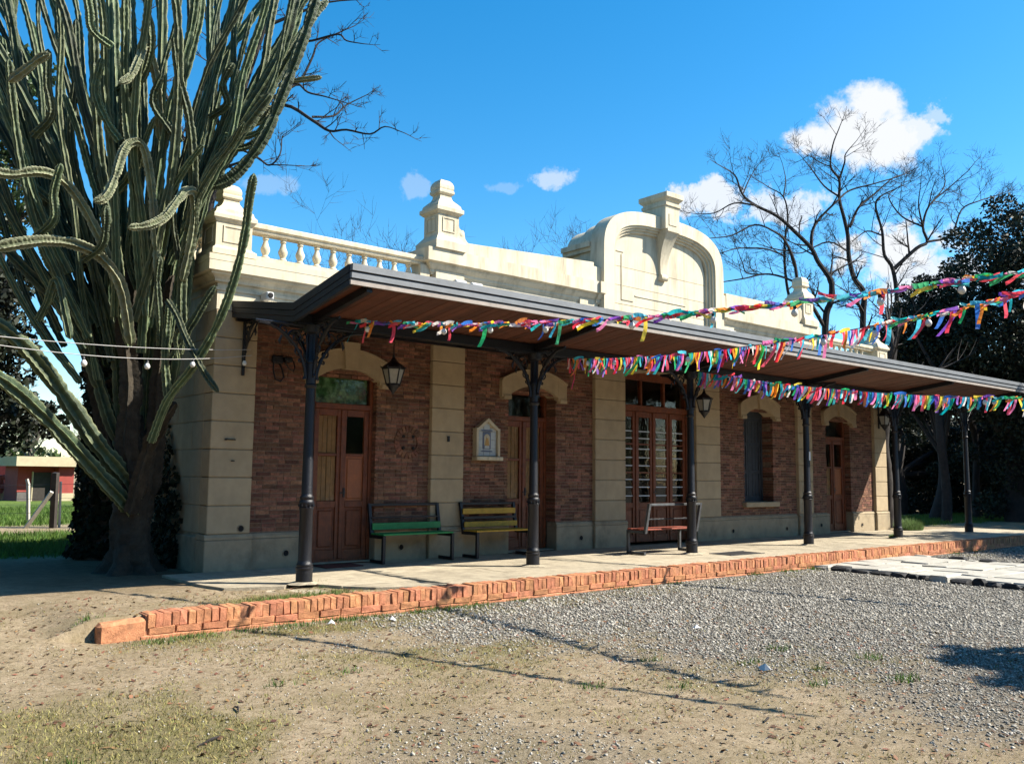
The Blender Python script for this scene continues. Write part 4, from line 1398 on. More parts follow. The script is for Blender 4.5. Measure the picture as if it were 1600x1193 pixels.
# ------------------------------------------------------------------ lanterns
def make_lantern(name, label):
    L_ = thing(name, (0, 0, 0), label, 'lantern', 'lanterns under the canopy')
    n = 6
    MB().lathe([(0.012, 0.56), (0.02, 0.54), (0.016, 0.52), (0.03, 0.50), (0.04, 0.475), (0.055, 0.455), (0.10, 0.425), (0.150, 0.385), (0.172, 0.365), (0.172, 0.35), (0.15, 0.345)], (0, 0), n).build('cap', M_iron, L_)
    b = MB()
    for k in range(n):
        a = 2 * math.pi * (k + 0.5) / n
        b.tube([(0.158 * math.cos(a), 0.158 * math.sin(a), 0.35), (0.098 * math.cos(a), 0.098 * math.sin(a), 0.125)], 0.0105, 5)
        a2 = 2 * math.pi * (k + 1.5) / n
        for r_, z in ((0.155, 0.345), (0.099, 0.125)):
            b.tube([(r_ * math.cos(a), r_ * math.sin(a), z), (r_ * math.cos(a2), r_ * math.sin(a2), z)], 0.010, 5)
        b.tube([(0.17 * math.cos(a), 0.17 * math.sin(a), 0.36), (0.188 * math.cos(a), 0.188 * math.sin(a), 0.385)], [0.012, 0.004], 4)
    b.build('cage', M_iron, L_)
    for k in range(n):
        a = 2 * math.pi * (k + 0.5) / n
        a2 = 2 * math.pi * (k + 1.5) / n
        MB().add([(0.094 * math.cos(a), 0.094 * math.sin(a), 0.128), (0.094 * math.cos(a2), 0.094 * math.sin(a2), 0.128), (0.152 * math.cos(a2), 0.152 * math.sin(a2), 0.345), (0.152 * math.cos(a), 0.152 * math.sin(a), 0.345)], [(0, 1, 2, 3)]).build('pane', M_lampgl, L_, fix=False)
    MB().lathe([(0.10, 0.125), (0.105, 0.11), (0.075, 0.085), (0.06, 0.055), (0.035, 0.03), (0.03, 0.015), (0.014, 0.0), (0.004, -0.02)], (0, 0), 12).build('finial', M_iron, L_, True)
    ch = MB()
    z = 0.55
    k = 0
    while z < 0.86:
        t = np.linspace(0, 2 * math.pi, 9)
        ring = [((0.012 * math.cos(q) if k % 2 else 0), (0 if k % 2 else 0.012 * math.cos(q)), z + 0.018 + 0.02 * math.sin(q)) for q in t]
        ch.tube(ring, 0.0045, 4, False)
        z += 0.031
        k += 1
    ch.build('chain', M_iron, L_)
    return L_
lan = make_lantern('hanging_lantern', 'black hexagonal lantern hanging before the leftmost brick bay')
for i, (x, y, z, lb) in enumerate(((2.32, -0.80, 2.46, None), (9.36, -0.86, 2.46, 'black hexagonal lantern hanging beside the central four-leaf doorway'), (16.41, -0.85, 2.50, 'far black hexagonal lantern hanging near the right building corner'))):
    o = lan if i == 0 else copy_tree(lan)
    o.location = (x, y, z)
    if lb:
        o['label'] = lb
# old wall lamp arm left of the first door
wl = thing('wall_lamp', (0.95, 0.07, 2.75), 'dark scrolled iron lamp arm on the brick left of the first door', 'wall lamp')
b = MB()
b.cbox(0.84, 1.0, 0.0, 0.07, 2.84, 2.95, 0.015).cbox(1.0, 1.12, -0.06, 0.06, 2.86, 2.94, 0.02)
b.build('housing', M_iron, wl)
b = MB()
b.tube([(0.87, 0.04, 2.86), (0.86, 0.03, 2.74), (0.89, 0.02, 2.62), (0.96, 0.0, 2.585), (1.02, 0.02, 2.65), (1.0, 0.04, 2.76), (0.96, 0.05, 2.84)], 0.012, 5)
b.tube([(1.04, 0.04, 2.86), (1.1, 0.03, 2.78), (1.17, 0.03, 2.74), (1.19, 0.04, 2.82), (1.17, 0.05, 2.9)], 0.010, 5)
b.build('hanging_cable', M_iron, wl, True)
# security camera on the frieze
sc_ = thing('security_camera', (0.66, -0.06, 3.74), 'small white security camera on the cream frieze above the canopy end', 'camera')
MB().lathe([(0.045, 0), (0.045, 0.01), (0.02, 0.02)], (0, 0), 12).build('mount', M_cam, sc_, org=(0, 0, 0)).matrix_local = Matrix.Translation((0, 0.055, 0.02)) @ Matrix.Rotation(math.pi / 2, 4, 'X')
o = MB().cbox(-0.055, 0.055, -0.17, 0.04, -0.055, 0.05, 0.015).build('body', M_cam, sc_, org=(0, 0, 0))
o.location = (0, 0, 0)
o = MB().lathe([(0.04, 0), (0.036, 0.012), (0.01, 0.016)], (0, 0), 12).build('lens', M_dark, sc_, org=(0, 0, 0))
o.matrix_local = Matrix.Translation((0, -0.171, 0)) @ Matrix.Rotation(math.pi / 2, 4, 'X')
# white floodlights above the canopy on the attic
for i, (x, lb) in enumerate(((3.95, 'white floodlight at the foot of the tall left pinnacle above the canopy'), (4.28, 'white floodlight just right of the tall left pinnacle above the canopy'), (11.25, 'white floodlight right of the arched pediment above the canopy'))):
    fl = thing('floodlight', (x, -0.12, 4.30), lb, 'floodlight', 'floodlights on the attic wall')
    MB().cbox(x - 0.12, x + 0.12, -0.20, -0.12, 4.30, 4.46, 0.015).build('case', M_cam, fl)
    MB().box(x - 0.10, x + 0.10, -0.206, -0.201, 4.32, 4.44).build('lens', M_bar, fl)
    MB().box(x - 0.02, x + 0.02, -0.13, 0.02, 4.27, 4.31).build('arm', M_iron, fl)

# ------------------------------------------------------------------ benches
def bench(x0, x1, yf, yb, seat_m, back, label, flip=False, frame_m=None, top=0.86, zs=0.415):
    """C-frame bench: floor runner, front leg, seat rail, raked back post at each end; faces -y unless flip"""
    fm = frame_m or M_iron
    t = thing('bench', ((x0 + x1) / 2, (yf + yb) / 2, 0), label, 'bench', 'benches on the platform')
    s = -1 if not flip else 1           # direction the sitter faces
    k = 0.024
    for x in (x0, x1):
        b = MB()
        ya, yb_ = min(yf, yb), max(yf, yb)
        b.cbox(x - k, x + k, ya, yb_, 0.004, 0.05, 0.004)
        b.cbox(x - k, x + k, yf - k if s < 0 else yf - k, yf + k, 0.004, zs - 0.01, 0.004)
        b.cbox(x - k, x + k, ya + 0.0, yb_, zs - 0.055, zs - 0.008, 0.004)
        rk = -s * 0.10
        b.add([(x - k, yb - k, zs - 0.055), (x + k, yb - k, zs - 0.055), (x + k, yb + k, zs - 0.055), (x - k, yb + k, zs - 0.055),
               (x - k, yb - k + rk, top), (x + k, yb - k + rk, top), (x + k, yb + k + rk, top), (x - k, yb + k + rk, top)],
              [(0, 3, 2, 1), (4, 5, 6, 7), (0, 1, 5, 4), (1, 2, 6, 5), (2, 3, 7, 6), (3, 0, 4, 7)])
        b.build('end_frame', fm, t)
    def yback(z):
        return yb + (-s * 0.10) * (z - zs) / (top - zs)
    b = MB()
    yt = yback(top)
    b.cbox(x0 + k, x1 - k, yt - 0.02, yt + 0.02, top - 0.04, top - 0.001, 0.004)
    b.build('top_rail', fm, t)
    n = 4
    dy = (yb - yf) / n
    for i in range(n):
        a, c = yf + dy * i + s * 0.02 * (1 if i == 0 else 0), yf + dy * (i + 1)
        lo, hi = min(a, c) + 0.006, max(a, c) - 0.006
        MB().cbox(x0 - 0.015, x1 + 0.015, lo, hi, zs - 0.006, zs + 0.018, 0.004).build('seat_slat', seat_m, t)
    for (za, zb, m_) in back:
        ym = yback((za + zb) / 2) + s * 0.035
        MB().cbox(x0 - 0.0, x1 + 0.0, ym - 0.011, ym + 0.011, za, zb, 0.004).build('back_slat', m_, t)
    return t
bench(2.45, 3.68, -0.44, -0.10, M_green, [(0.475, 0.575, M_green), (0.64, 0.665, M_iron)], 'green slatted bench with one green back board beside the first door')
bench(4.12, 5.22, -0.50, -0.14, M_yellow, [(0.47, 0.555, M_yellow), (0.595, 0.64, M_iron), (0.675, 0.765, M_yellow)], 'yellow slatted bench with two yellow back boards below the shrine')
bench(6.80, 8.14, -1.22, -1.60, M_red, [(0.58, 0.605, M_iron)], 'open framed bench with red seat facing the central doorway', True, M_bframe)

# ------------------------------------------------------------------ tile shrine
shr = thing('tile_shrine', (4.70, BY, 1.55), 'small gabled stone niche of pale tiles with a golden figure on the brick', 'shrine')
x0, x1 = 4.44, 4.94
zb, ze, zp = 1.615, 2.08, 2.25
o_ = [(x0, zb), (x0, ze), (x0 + 0.03, ze), ((x0 + x1) / 2, zp), (x1 - 0.03, ze), (x1, ze), (x1, zb)]
i_ = [(x0 + 0.045, zb), (x0 + 0.045, ze - 0.03), (x0 + 0.06, ze - 0.03), ((x0 + x1) / 2, zp - 0.065), (x1 - 0.06, ze - 0.03), (x1 - 0.045, ze - 0.03), (x1 - 0.045, zb)]
MB().strip(i_, o_, -0.03, BY + 0.02).build('frame', M_stone, shr)
MB().cbox(x0 - 0.01, x1 + 0.05, -0.06, BY + 0.02, 1.545, 1.61, 0.008).build('sill', M_stone, shr)
MB().prism(i_, 'y', 0.035, BY + 0.02).build('backing', M_stone, shr)
tw = (x1 - x0 - 0.10) / 3
for r in range(4):
    for c in range(3):
        xa = x0 + 0.05 + c * tw
        za = zb + 0.005 + r * 0.135
        zc = za + 0.131
        if r == 3:
            zc = min(zc, ze + (0.02 if c != 1 else 0.09))
            if c == 1:
                zc = za + 0.131
            else:
                zc = za + 0.06
        MB().cbox(xa + 0.002, xa + tw - 0.002, 0.018, 0.034, za, zc, 0.003).build('tile', M_tile, shr)
xm = (x0 + x1) / 2 - 0.005
MB().cbox(xm - 0.085, xm + 0.085, 0.010, 0.0175, 1.735, 2.02, 0.002).build('picture_tile', M_blue, shr)
ar = [(xm + 0.058 * math.cos(t), 1.925 + 0.058 * math.sin(t)) for t in np.linspace(0, math.pi, 11)]
MB().prism([(xm + 0.058, 1.80)] + ar + [(xm - 0.058, 1.80)], 'y', 0.006, 0.012).build('halo', M_skin, shr)
MB().prism([(xm - 0.044, 1.79), (xm + 0.044, 1.79), (xm + 0.03, 1.875), (xm + 0.018, 1.92), (xm - 0.018, 1.92), (xm - 0.03, 1.875)], 'y', 0.0, 0.008).build('robe', M_gold, shr)
disc(xm, 1.935, 0.0, 0.018, 'face', M_skin, 0.008).build('face', M_skin, shr)
MB().cbox(xm - 0.052, xm + 0.052, 0.002, 0.010, 1.745, 1.79, 0.004).build('pedestal', M_tile, shr)
for z in (1.70, 2.045):
    MB().prism([(xm - 0.13, z - 0.004), (xm - 0.09, z + 0.012), (xm + 0.09, z + 0.012), (xm + 0.13, z - 0.004), (xm + 0.10, z - 0.014), (xm - 0.10, z - 0.014)], 'y', 0.010, 0.017).build('scroll_band', M_blue, shr)

# door mat, drain cover
dm = MB().cbox(1.50, 2.10, -0.50, -0.12, 0.0, 0.016, 0.006).build('door_mat', M_mat)
tag(dm, 'small dark red doormat before the first double door', 'doormat')
gd = MB()
gd.box(8.02, 8.95, -2.42, -2.0, -0.02, 0.006)
gdo = thing('drain_cover', (8.5, -2.2, 0), 'dark flat drain cover in the platform near the third column', 'drain cover')
gd.build('plate', M_dark, gdo)
MB().cbox(8.0, 8.97, -2.44, -2.42, -0.01, 0.012, 0.002).cbox(8.0, 8.97, -2.0, -1.98, -0.01, 0.012, 0.002).build('frame', M_iron, gdo)

# ------------------------------------------------------------------ festoon strings with ribbons and bulbs
RC = [(0.75, 0.02, 0.05), (0.85, 0.25, 0.02), (0.85, 0.62, 0.03), (0.02, 0.42, 0.14), (0.0, 0.38, 0.42), (0.02, 0.15, 0.55), (0.22, 0.07, 0.45), (0.85, 0.20, 0.42), (0.82, 0.05, 0.10), (0.05, 0.55, 0.72), (0.80, 0.72, 0.66)]
def ribbon_mesh(kind, seed):
    rs = random.Random(seed)
    b = MB()
    n = 6
    w = rs.uniform(0.016, 0.023)
    L_ = rs.uniform(0.14, 0.25) if kind == 'hang' else rs.uniform(0.12, 0.22)
    vs = []
    if kind == 'hang':
        sway = rs.uniform(-0.6, 0.05)
        curl = rs.uniform(-0.4, 0.4)
        for i in range(n + 1):
            t = i / n
            a = rs.uniform(-0.15, 0.15) + curl * t * 1.6
            cx = sway * L_ * t * t
            cy = 0.03 * math.sin(t * 4 + seed) * t
            cz = -L_ * t
            dx, dy = math.cos(a) * w, math.sin(a) * w
            vs += [(cx - dx, cy - dy, cz), (cx + dx, cy + dy, cz)]
    else:        # blown almost along the cord
        ang = rs.uniform(-0.38, 0.12)
        for i in range(n + 1):
            t = i / n
            cx = L_ * t * math.cos(ang)
            cz = L_ * t * math.sin(ang) + 0.008 * math.sin(t * 5 + seed)
            cy = 0.02 * math.sin(t * 3.3 + seed * 1.7)
            tw = rs.uniform(-0.2, 0.2) + 0.6 * math.sin(seed + t * 2.2)
            dz, dy = math.cos(tw) * w, math.sin(tw) * w
            vs += [(cx, cy - dy, cz - dz), (cx, cy + dy, cz + dz)]
    b.add(vs, [(2 * i, 2 * i + 1, 2 * i + 3, 2 * i + 2) for i in range(n)])
    me = b.mesh('ribbon', fix=False)
    me.materials.append(M_ribbon)
    return me
RH = [ribbon_mesh('hang', i) for i in range(16)]
RB = [ribbon_mesh('blow', i + 50) for i in range(16)]
bulb_me = MB().lathe([(0.004, -0.118), (0.020, -0.112), (0.033, -0.095), (0.037, -0.078), (0.033, -0.060), (0.021, -0.042), (0.016, -0.034)], (0, 0), 12).mesh('bulb', smooth=True)
bulb_me.materials.append(M_bulb)
sock_me = MB().lathe([(0.018, -0.036), (0.019, -0.012), (0.010, 0.0), (0.004, 0.01)], (0, 0), 8).mesh('socket', smooth=True)
sock_me.materials.append(M_sock)
def catenary(S, E, sag, n=40, ext=0.0):
    S, E = Vector(S), Vector(E)
    out = []
    for i in range(n + 1):
        t = i / n * (1 + ext)
        p = S.lerp(E, t)
        p.z -= sag * 4 * t * (1 - t) if t <= 1 else -sag * (t - 1)
        out.append(p)
    return out
def sample(path, d):
    acc = 0
    for a, b in zip(path, path[1:]):
        l = (b - a).length
        if acc + l >= d:
            t = (d - acc) / l
            return a.lerp(b, t), (b - a).normalized()
        acc += l
    return path[-1], (path[-1] - path[-2]).normalized()
def plen(path):
    return sum((b - a).length for a, b in zip(path, path[1:]))
def festoon(name, path, label, spacing, mode, bulbs, seed, ns=True, wire=M_dwire, cat='bunting', group='bunting strings'):
    rs = random.Random(seed)
    root = thing(name, tuple(path[0]), label, cat, group)
    MB().tube(path, 0.0045, 4).build('cord', wire, root)
    L_ = plen(path)
    if spacing:
        d = 0.05
        k = rs.randrange(11)
        while d < L_:
            p, t = sample(path, d)
            f = mode(d / L_)
            hang = rs.random() < f
            me = rs.choice(RH if hang else RB)
            o = link('ribbon', me, root, p - ORG[root.name])
            az = math.atan2(t.y, t.x)
            o.rotation_euler = (rs.uniform(-0.3, 0.3), rs.uniform(-0.12, 0.12), az + (rs.uniform(-0.5, 0.5) if hang else rs.uniform(-0.35, 0.35) + (math.pi if rs.random() < 0.75 else 0)))
            c = RC[k % 11] if rs.random() < 0.75 else rs.choice(RC)
            fd = rs.uniform(0, 0.15)
            c = tuple(q * (1 - fd) + 0.45 * fd for q in c)
            o.color = (*c, 1)
            s = rs.uniform(0.7, 1.2)
            s *= 1 - 0.12 * (d / L_) if ns else 1
            o.scale = (s, s, s)
            k += 1
            d += spacing * rs.uniform(0.6, 1.4)
    for d in bulbs:
        p, t = sample(path, d * L_)
        dz = rs.uniform(0.0, 0.03)
        bo = link('bulb', bulb_me, root, p - ORG[root.name] - Vector((0, 0, dz)))
        bo.scale = (0.85, 0.85, 0.85)
        bo.rotation_euler = (rs.uniform(-.15, .15), rs.uniform(-.15, .15), 0)
        link('socket', sock_me, bo)
    return root
pA = catenary((0.80, -2.25, 3.13), (2.97, -8.94, 2.93), 0.17, 40, 0.25)
festoon('bunting_string', pA, 'topmost ribbon bunting string rising from the first column to the upper right', 0.0325, lambda t: 0.08, (0.03, 0.16, 0.23, 0.31, 0.42, 0.515, 0.60, 0.68, 0.75), 3)
pB = catenary((4.28, -2.35, 3.0), (3.9, -8.58, 2.94), 0.16, 40, 0.25)
festoon('bunting_string', pB, 'middle ribbon bunting string fanning out from the second column', 0.0295, lambda t: 0.95 if t < 0.42 else (0.75 if t < 0.62 else 0.25), (0.06, 0.13, 0.215, 0.30, 0.37, 0.46, 0.545, 0.62, 0.69), 5)
pC = catenary((7.25, -2.35, 3.06), (8.23, -6.95, 2.40), 0.10, 40, 0.3)
festoon('bunting_string', pC, 'lowest ribbon bunting string drooping from the third column towards the right', 0.025, lambda t: 0.85, (0.62, 0.70, 0.72), 8)
pL1 = catenary(at(392, 546, 11.75), at(-120, 512, 7.5), 0.06, 30)
festoon('cable', pL1, 'upper bare cable stretched from the corner pier past the cactus', 0, None, (), 1, True, M_wire, 'cable', 'cables by the cactus')
pL2 = catenary(at(393, 555, 11.72), at(-120, 520, 7.2), 0.12, 30)
festoon('cable', pL2, 'lower sagging cable with white bulbs strung past the cactus', 0, None, (0.035, 0.26, 0.43, 0.63), 2, True, M_wire, 'cable', 'cables by the cactus')
# loose pink streamer at the second column
st_ = thing('streamer', (4.35, -2.4, 3.0), 'single thin pink streamer dangling beside the second column', 'streamer')
MB().tube([(4.30, -2.38, 2.98), (4.31, -2.40, 2.88), (4.36, -2.42, 2.80), (4.37, -2.42, 2.70), (4.33, -2.42, 2.60), (4.32, -2.42, 2.55)], 0.008, 4).build('ribbon_tail', M_ribbon, st_).color = (0.8, 0.08, 0.2, 1)

# ------------------------------------------------------------------ candelabra cactus
def catmull(P, n=6):
    P = [Vector(p) for p in P]
    Q = [P[0] * 2 - P[1]] + P + [P[-1] * 2 - P[-2]]
    out = []
    for i in range(1, len(Q) - 2):
        for k in range(n):
            t = k / n
            a, b, c, d = Q[i - 1], Q[i], Q[i + 1], Q[i + 2]
            out.append(0.5 * ((2 * b) + (c - a) * t + (2 * a - 5 * b + 4 * c - d) * t * t + (3 * b - a - 3 * c + d) * t ** 3))
    out.append(P[-1])
    return out
cac = thing('candelabra_cactus', (-0.72, 0.72, -0.03), 'giant many-armed candelabra cactus towering at the left building corner', 'cactus')
CDEP = 11.6
RC_ = random.Random(19)
trunk = MB()
base = Vector((-0.72, 0.72, -0.08))
tp = [base, base + Vector((0.0, 0, 0.25)), base + Vector((-0.02, 0, 0.7)), base + Vector((0.0, 0, 1.15)), base + Vector((0.03, 0, 1.55)), base + Vector((0.04, 0.05, 2.1)), base + Vector((0.02, 0.1, 2.9))]
tpath = catmull(tp, 5)
tr = np.interp(np.linspace(0, 1, len(tpath)), [0, 0.06, 0.25, 0.5, 0.62, 1], [0.36, 0.30, 0.245, 0.26, 0.25, 0.14])
tpath = catmull(tp, 14)
tr = np.interp(np.linspace(0, 1, len(tpath)), [0, 0.05, 0.12, 0.25, 0.5, 0.62, 1], [0.46, 0.36, 0.30, 0.25, 0.265, 0.25, 0.14])
tb = MB().tube(tpath, [float(q) for q in tr], 40)
ctr = tp[0]
nv = []
for x, y, z in tb.v:
    an_ = math.atan2(y - ctr.y, x - ctr.x)
    k_ = 0.05 * (float(vnoise(np.array([an_ * 2.6 + 9]), np.array([z * 2.2]), 3)[0]) - 0.5) + 0.035 * (float(vnoise(np.array([an_ * 4 + 20]), np.array([z * 14]), 5)[0]) - 0.5) + 0.02 * (float(vnoise(np.array([an_ * 12 + 40]), np.array([z * 20]), 6)[0]) - 0.5)
    if z < 0.35:
        k_ += 0.09 * (0.35 - z) / 0.35 * math.sin(an_ * 5 + 1)
    nv.append((x + math.cos(an_) * k_, y + math.sin(an_) * k_, z))
tb.v = nv
tb.build('trunk', M_ctrunk, cac, True)
def arm(pix, r0, r1, d0=0.0, d1=0.0, ribs=6, joint=0.9, woody=False, pale=False):
    n = len(pix)
    P = [at(px, py, CDEP + d0 + (d1 - d0) * i / (n - 1)) for i, (px, py) in enumerate(pix)]
    path = catmull(P, 16)
    k = len(path)
    L_ = plen(path)
    rad = []
    acc = 0
    ph = RC_.uniform(0, 6.28)
    jn = RC_.uniform(0.45, 1.0)
    for i in range(k):
        if i:
            acc += (path[i] - path[i - 1]).length
        t = acc / L_
        r = r0 + (r1 - r0) * t
        r *= 1 - 0.20 * max(0.0, math.cos(acc / jn * 6.28 + ph)) ** 8 + 0.04 * math.sin(acc * 9 + ph) + 0.05 * (1 if i % 2 else -1)
        if pale and acc < 2.2 * r0:
            r *= max(0.2, math.sqrt(max(0.0, 1 - (1 - acc / (2.2 * r0)) ** 2)))
        rem = L_ - acc
        if rem < 2.2 * r1:
            r *= max(0.18, math.sqrt(max(0.0, 1 - (1 - rem / (2.2 * r1)) ** 2)))
        rad.append(r)
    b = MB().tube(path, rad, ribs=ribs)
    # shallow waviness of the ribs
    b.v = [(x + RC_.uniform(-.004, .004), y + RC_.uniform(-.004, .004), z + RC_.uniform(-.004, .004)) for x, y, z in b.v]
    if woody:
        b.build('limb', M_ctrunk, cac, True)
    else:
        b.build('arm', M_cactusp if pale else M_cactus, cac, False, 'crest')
limbs = [
    ([(205, 760), (150, 690), (80, 590), (20, 525), (-60, 480)], .15, .10, 0, -1.3),
    ([(200, 790), (140, 725), (70, 650), (0, 590), (-60, 565)], .14, .09, 0, -1.6),
    ([(205, 740), (170, 650), (140, 560), (95, 480), (30, 410), (-30, 350)], .13, .07, 0, -.4),
    ([(212, 740), (200, 620), (196, 500), (192, 360), (186, 200), (180, 60), (178, -60)], .13, .06, .1, .3),
    ([(225, 740), (232, 600), (240, 470), (246, 330), (252, 160), (256, -60)], .13, .06, 0, .1),
    ([(235, 740), (262, 610), (286, 480), (298, 370), (318, 290), (384, 180), (440, 80), (475, -60)], .13, .07, 0, .3),
    ([(222, 735), (215, 640), (225, 540), (215, 430), (180, 330), (140, 200), (100, 60), (70, -50)], .13, .06, .3, .8),
    ([(215, 735), (190, 640), (180, 540), (150, 430), (110, 300), (60, 190), (0, 80), (-40, 20)], .12, .06, .2, -.3),
]
for l in limbs:
    arm([(213, 812)] + l[0], l[1] * 0.8, l[2], 0.2, l[4])
arm([(205, 800), (228, 715), (245, 670), (275, 628)], .11, .085, -.25, -.55, woody=True)
arm([(232, 690), (250, 672), (262, 640), (276, 632)], .09, .07, -.3, -.5, woody=True)
# thick woody inner stems
for l in (([(212, 770), (200, 690), (205, 600), (196, 500), (200, 420)], .17, .12, -.1, -.1), ([(232, 770), (244, 680), (250, 590), (262, 500), (272, 430)], .15, .11, .1, .1), ([(208, 770), (175, 690), (150, 600), (135, 520), (110, 440)], .15, .11, .15, .2)):
    arm(*l, woody=True)
feat = [
    ([(236, 690), (262, 625), (300, 575), (338, 510), (365, 440), (382, 370), (390, 310), (397, 271)], .055, .052, -.6, -1.3),
    ([(262, 470), (276, 492), (292, 530), (318, 580), (341, 612)], .048, .045, -.7, -1.0),
    ([(270, 560), (292, 520), (318, 475), (336, 446)], .06, .05, -.5, -.6),
    ([(146, 316), (166, 306), (180, 276), (192, 238), (206, 222), (222, 226), (232, 262), (240, 330), (246, 430)], .055, .06, -1.2, -.5),
    ([(200, 356), (232, 352), (258, 338), (278, 312), (292, 298), (303, 306), (302, 360), (285, 440)], .052, .065, -1.3, -.4),
    ([(187, 130), (205, 118), (218, 90), (226, 74), (236, 86), (246, 140), (250, 220)], .05, .06, -1.2, -.4),
    ([(-30, 392), (30, 380), (80, 376), (125, 384), (160, 404), (190, 450), (205, 540)], .07, .08, -1.7, -.4),
    ([(-30, 262), (15, 272), (60, 268), (95, 280), (122, 310), (155, 370), (190, 460)], .062, .07, -1.5, -.4),
    ([(14, 128), (36, 112), (62, 92), (78, 84)], .06, .05, -1.5, -1.6),
    ([(308, 290), (340, 288), (372, 268), (412, 215), (444, 140), (474, 60), (496, -10)], .085, .075, -.1, .2),
    ([(300, 330), (345, 262), (400, 180), (440, 110), (486, 30), (512, 0)], .085, .06, .1, .6),
    ([(352, 235), (388, 228), (412, 208), (424, 190)], .05, .05, .2, .3),
    ([(352, 212), (380, 214), (405, 205), (420, 182)], .045, .05, .1, .1),
    ([(372, 190), (392, 194), (410, 188), (425, 165)], .045, .05, .4, .4),
    ([(455, 127), (478, 124), (503, 121)], .045, .04, .3, .2),
    ([(272, 60), (280, 120), (295, 180), (302, 250), (300, 330), (288, 420)], .05, .07, -.9, -.3),
    ([(250, 540), (250, 500), (246, 440), (250, 400)], .05, .04, -.5, -.7),
    ([(262, 620), (258, 560), (262, 500), (264, 470)], .055, .045, -.5, -.55),
    ([(278, 560), (274, 530), (280, 515), (286, 528), (284, 555)], .028, .025, -.75, -.8),
    ([(60, 500), (75, 470), (90, 440), (110, 530)], .05, .05, -.9, -1.0),
]
for i, l in enumerate(feat):
    arm(*l, pale=i in (3, 4, 5, 6, 7, 8, 13, 14))
# fan of upright arms
for i in range(82):
    xe = -150 + 655 * ((i + RC_.random()) / 82)
    u = (xe - 215) / 290
    xs_ = 212 + u * 85 + RC_.uniform(-30, 30)
    ys_ = RC_.uniform(380, 600)
    dd = RC_.uniform(-1.1, 1.6)
    y1 = -40 if RC_.random() < 0.66 else RC_.uniform(0, 260)
    ex = RC_.uniform(0.75, 1.7) if u > 0 else RC_.uniform(0.6, 1.15)
    lean = RC_.gauss(0, 20)
    pts = []
    for t in (0, 0.2, 0.42, 0.65, 0.85, 1.0):
        xx = xs_ + (xe - xs_) * t ** ex + lean * math.sin(t * math.pi)
        xx = min(xx, float(np.interp(ys_ + (y1 - ys_) * t, [-40, 0, 100, 200, 300, 400, 500, 600], [512, 498, 446, 388, 318, 292, 282, 272])) - RC_.uniform(0, 14))
        pts.append((xx + RC_.gauss(0, 4), ys_ + (y1 - ys_) * t))
    r = RC_.uniform(0.036, 0.066)
    arm(pts, r * 1.05, r * 0.92, dd * 0.4, dd)
# short side shoots
for i in range(18):
    x0_ = RC_.uniform(20, 330)
    y0_ = RC_.uniform(60, 480)
    if x0_ > 235 and y0_ > 230:
        continue
    s = RC_.choice((-1, 1))
    dd = RC_.uniform(-1.1, 0.6)
    h = RC_.uniform(60, 150)
    arm([(x0_, y0_), (x0_ + s * RC_.uniform(14, 30), y0_ - h * 0.25), (x0_ + s * RC_.uniform(20, 42), y0_ - h * 0.6), (x0_ + s * RC_.uniform(18, 50), y0_ - h)], .055, .05, dd, dd - .2)

# ------------------------------------------------------------------ leaves
def leaf_cloud(centers, radii, n, size, seed, squash=1.0, bias=0.35):
    """n leaf quads spread through ellipsoid clumps"""
    r = np.random.default_rng(seed)
    centers = np.array(centers, float)
    radii = np.array(radii, float)
    w = radii ** 2.2
    w /= w.sum()
    ci = r.choice(len(centers), n, p=w)
    d = r.normal(size=(n, 3))
    d /= np.linalg.norm(d, axis=1)[:, None]
    rad = r.random(n) ** bias
    P = centers[ci] + d * (rad * radii[ci])[:, None] * np.array([1, 1, squash])
    a = r.normal(size=(n, 3))
    a += d * 0.4
    a /= np.linalg.norm(a, axis=1)[:, None]
    b = np.cross(a, r.normal(size=(n, 3)))
    b /= np.linalg.norm(b, axis=1)[:, None]
    s = size * (0.6 + 0.8 * r.random(n))[:, None]
    V = np.stack([P - a * s * 0.5, P + b * s * 0.28, P + a * s * 0.5, P - b * s * 0.28], 1).reshape(-1, 3)
    F = np.arange(n * 4).reshape(n, 4)
    return V, F
def np_obj(name, V, F, m_, parent=None, smooth=False):
    o_ = ORG[parent.name] if parent else Vector((0, 0, 0))
    me = np_mesh(name, V - np.array(o_), F, [m_], smooth)
    return link(name, me, parent, (0, 0, 0), o_)

# ------------------------------------------------------------------ bare trees
def grow(b, p, d, r, L_, lev, rs, up=0.12, twist=0.35, ratio=0.68, nmin=4, kids=(2, 4)):
    n = max(3, int(L_ / (0.28 if lev > 1 else 0.14)))
    pts = [p.copy()]
    dd = d.copy()
    for i in range(n):
        dd = (dd + Vector((rs.uniform(-1, 1), rs.uniform(-1, 1), rs.uniform(-1, 1))) * twist * 0.42 + Vector((0, 0, up * 0.25))).normalized()
        pts.append(pts[-1] + dd * (L_ / n))
    rad = [r * (1 - 0.62 * i / n) for i in range(n + 1)]
    b.tube(pts, rad, 5 if r > 0.03 else 3, False)
    if lev <= 0:
        return
    for k in range(rs.randint(*kids)):
        t = rs.uniform(0.3, 1.0)
        i = min(n, max(1, int(t * n)))
        base_d = (pts[i] - pts[i - 1]).normalized()
        q = Vector((rs.uniform(-1, 1), rs.uniform(-1, 1), rs.uniform(-0.5, 1)))
        q = (q - base_d * q.dot(base_d))
        if q.length < 0.1:
            continue
        q.normalize()
        nd = (base_d * rs.uniform(0.5, 0.9) + q * rs.uniform(0.5, 0.9)).normalized()
        grow(b, pts[i], nd, max(0.006, rad[i] * rs.uniform(0.5, 0.75)), L_ * rs.uniform(0.5, 0.8), lev - 1, rs, up, twist, ratio, nmin, kids)
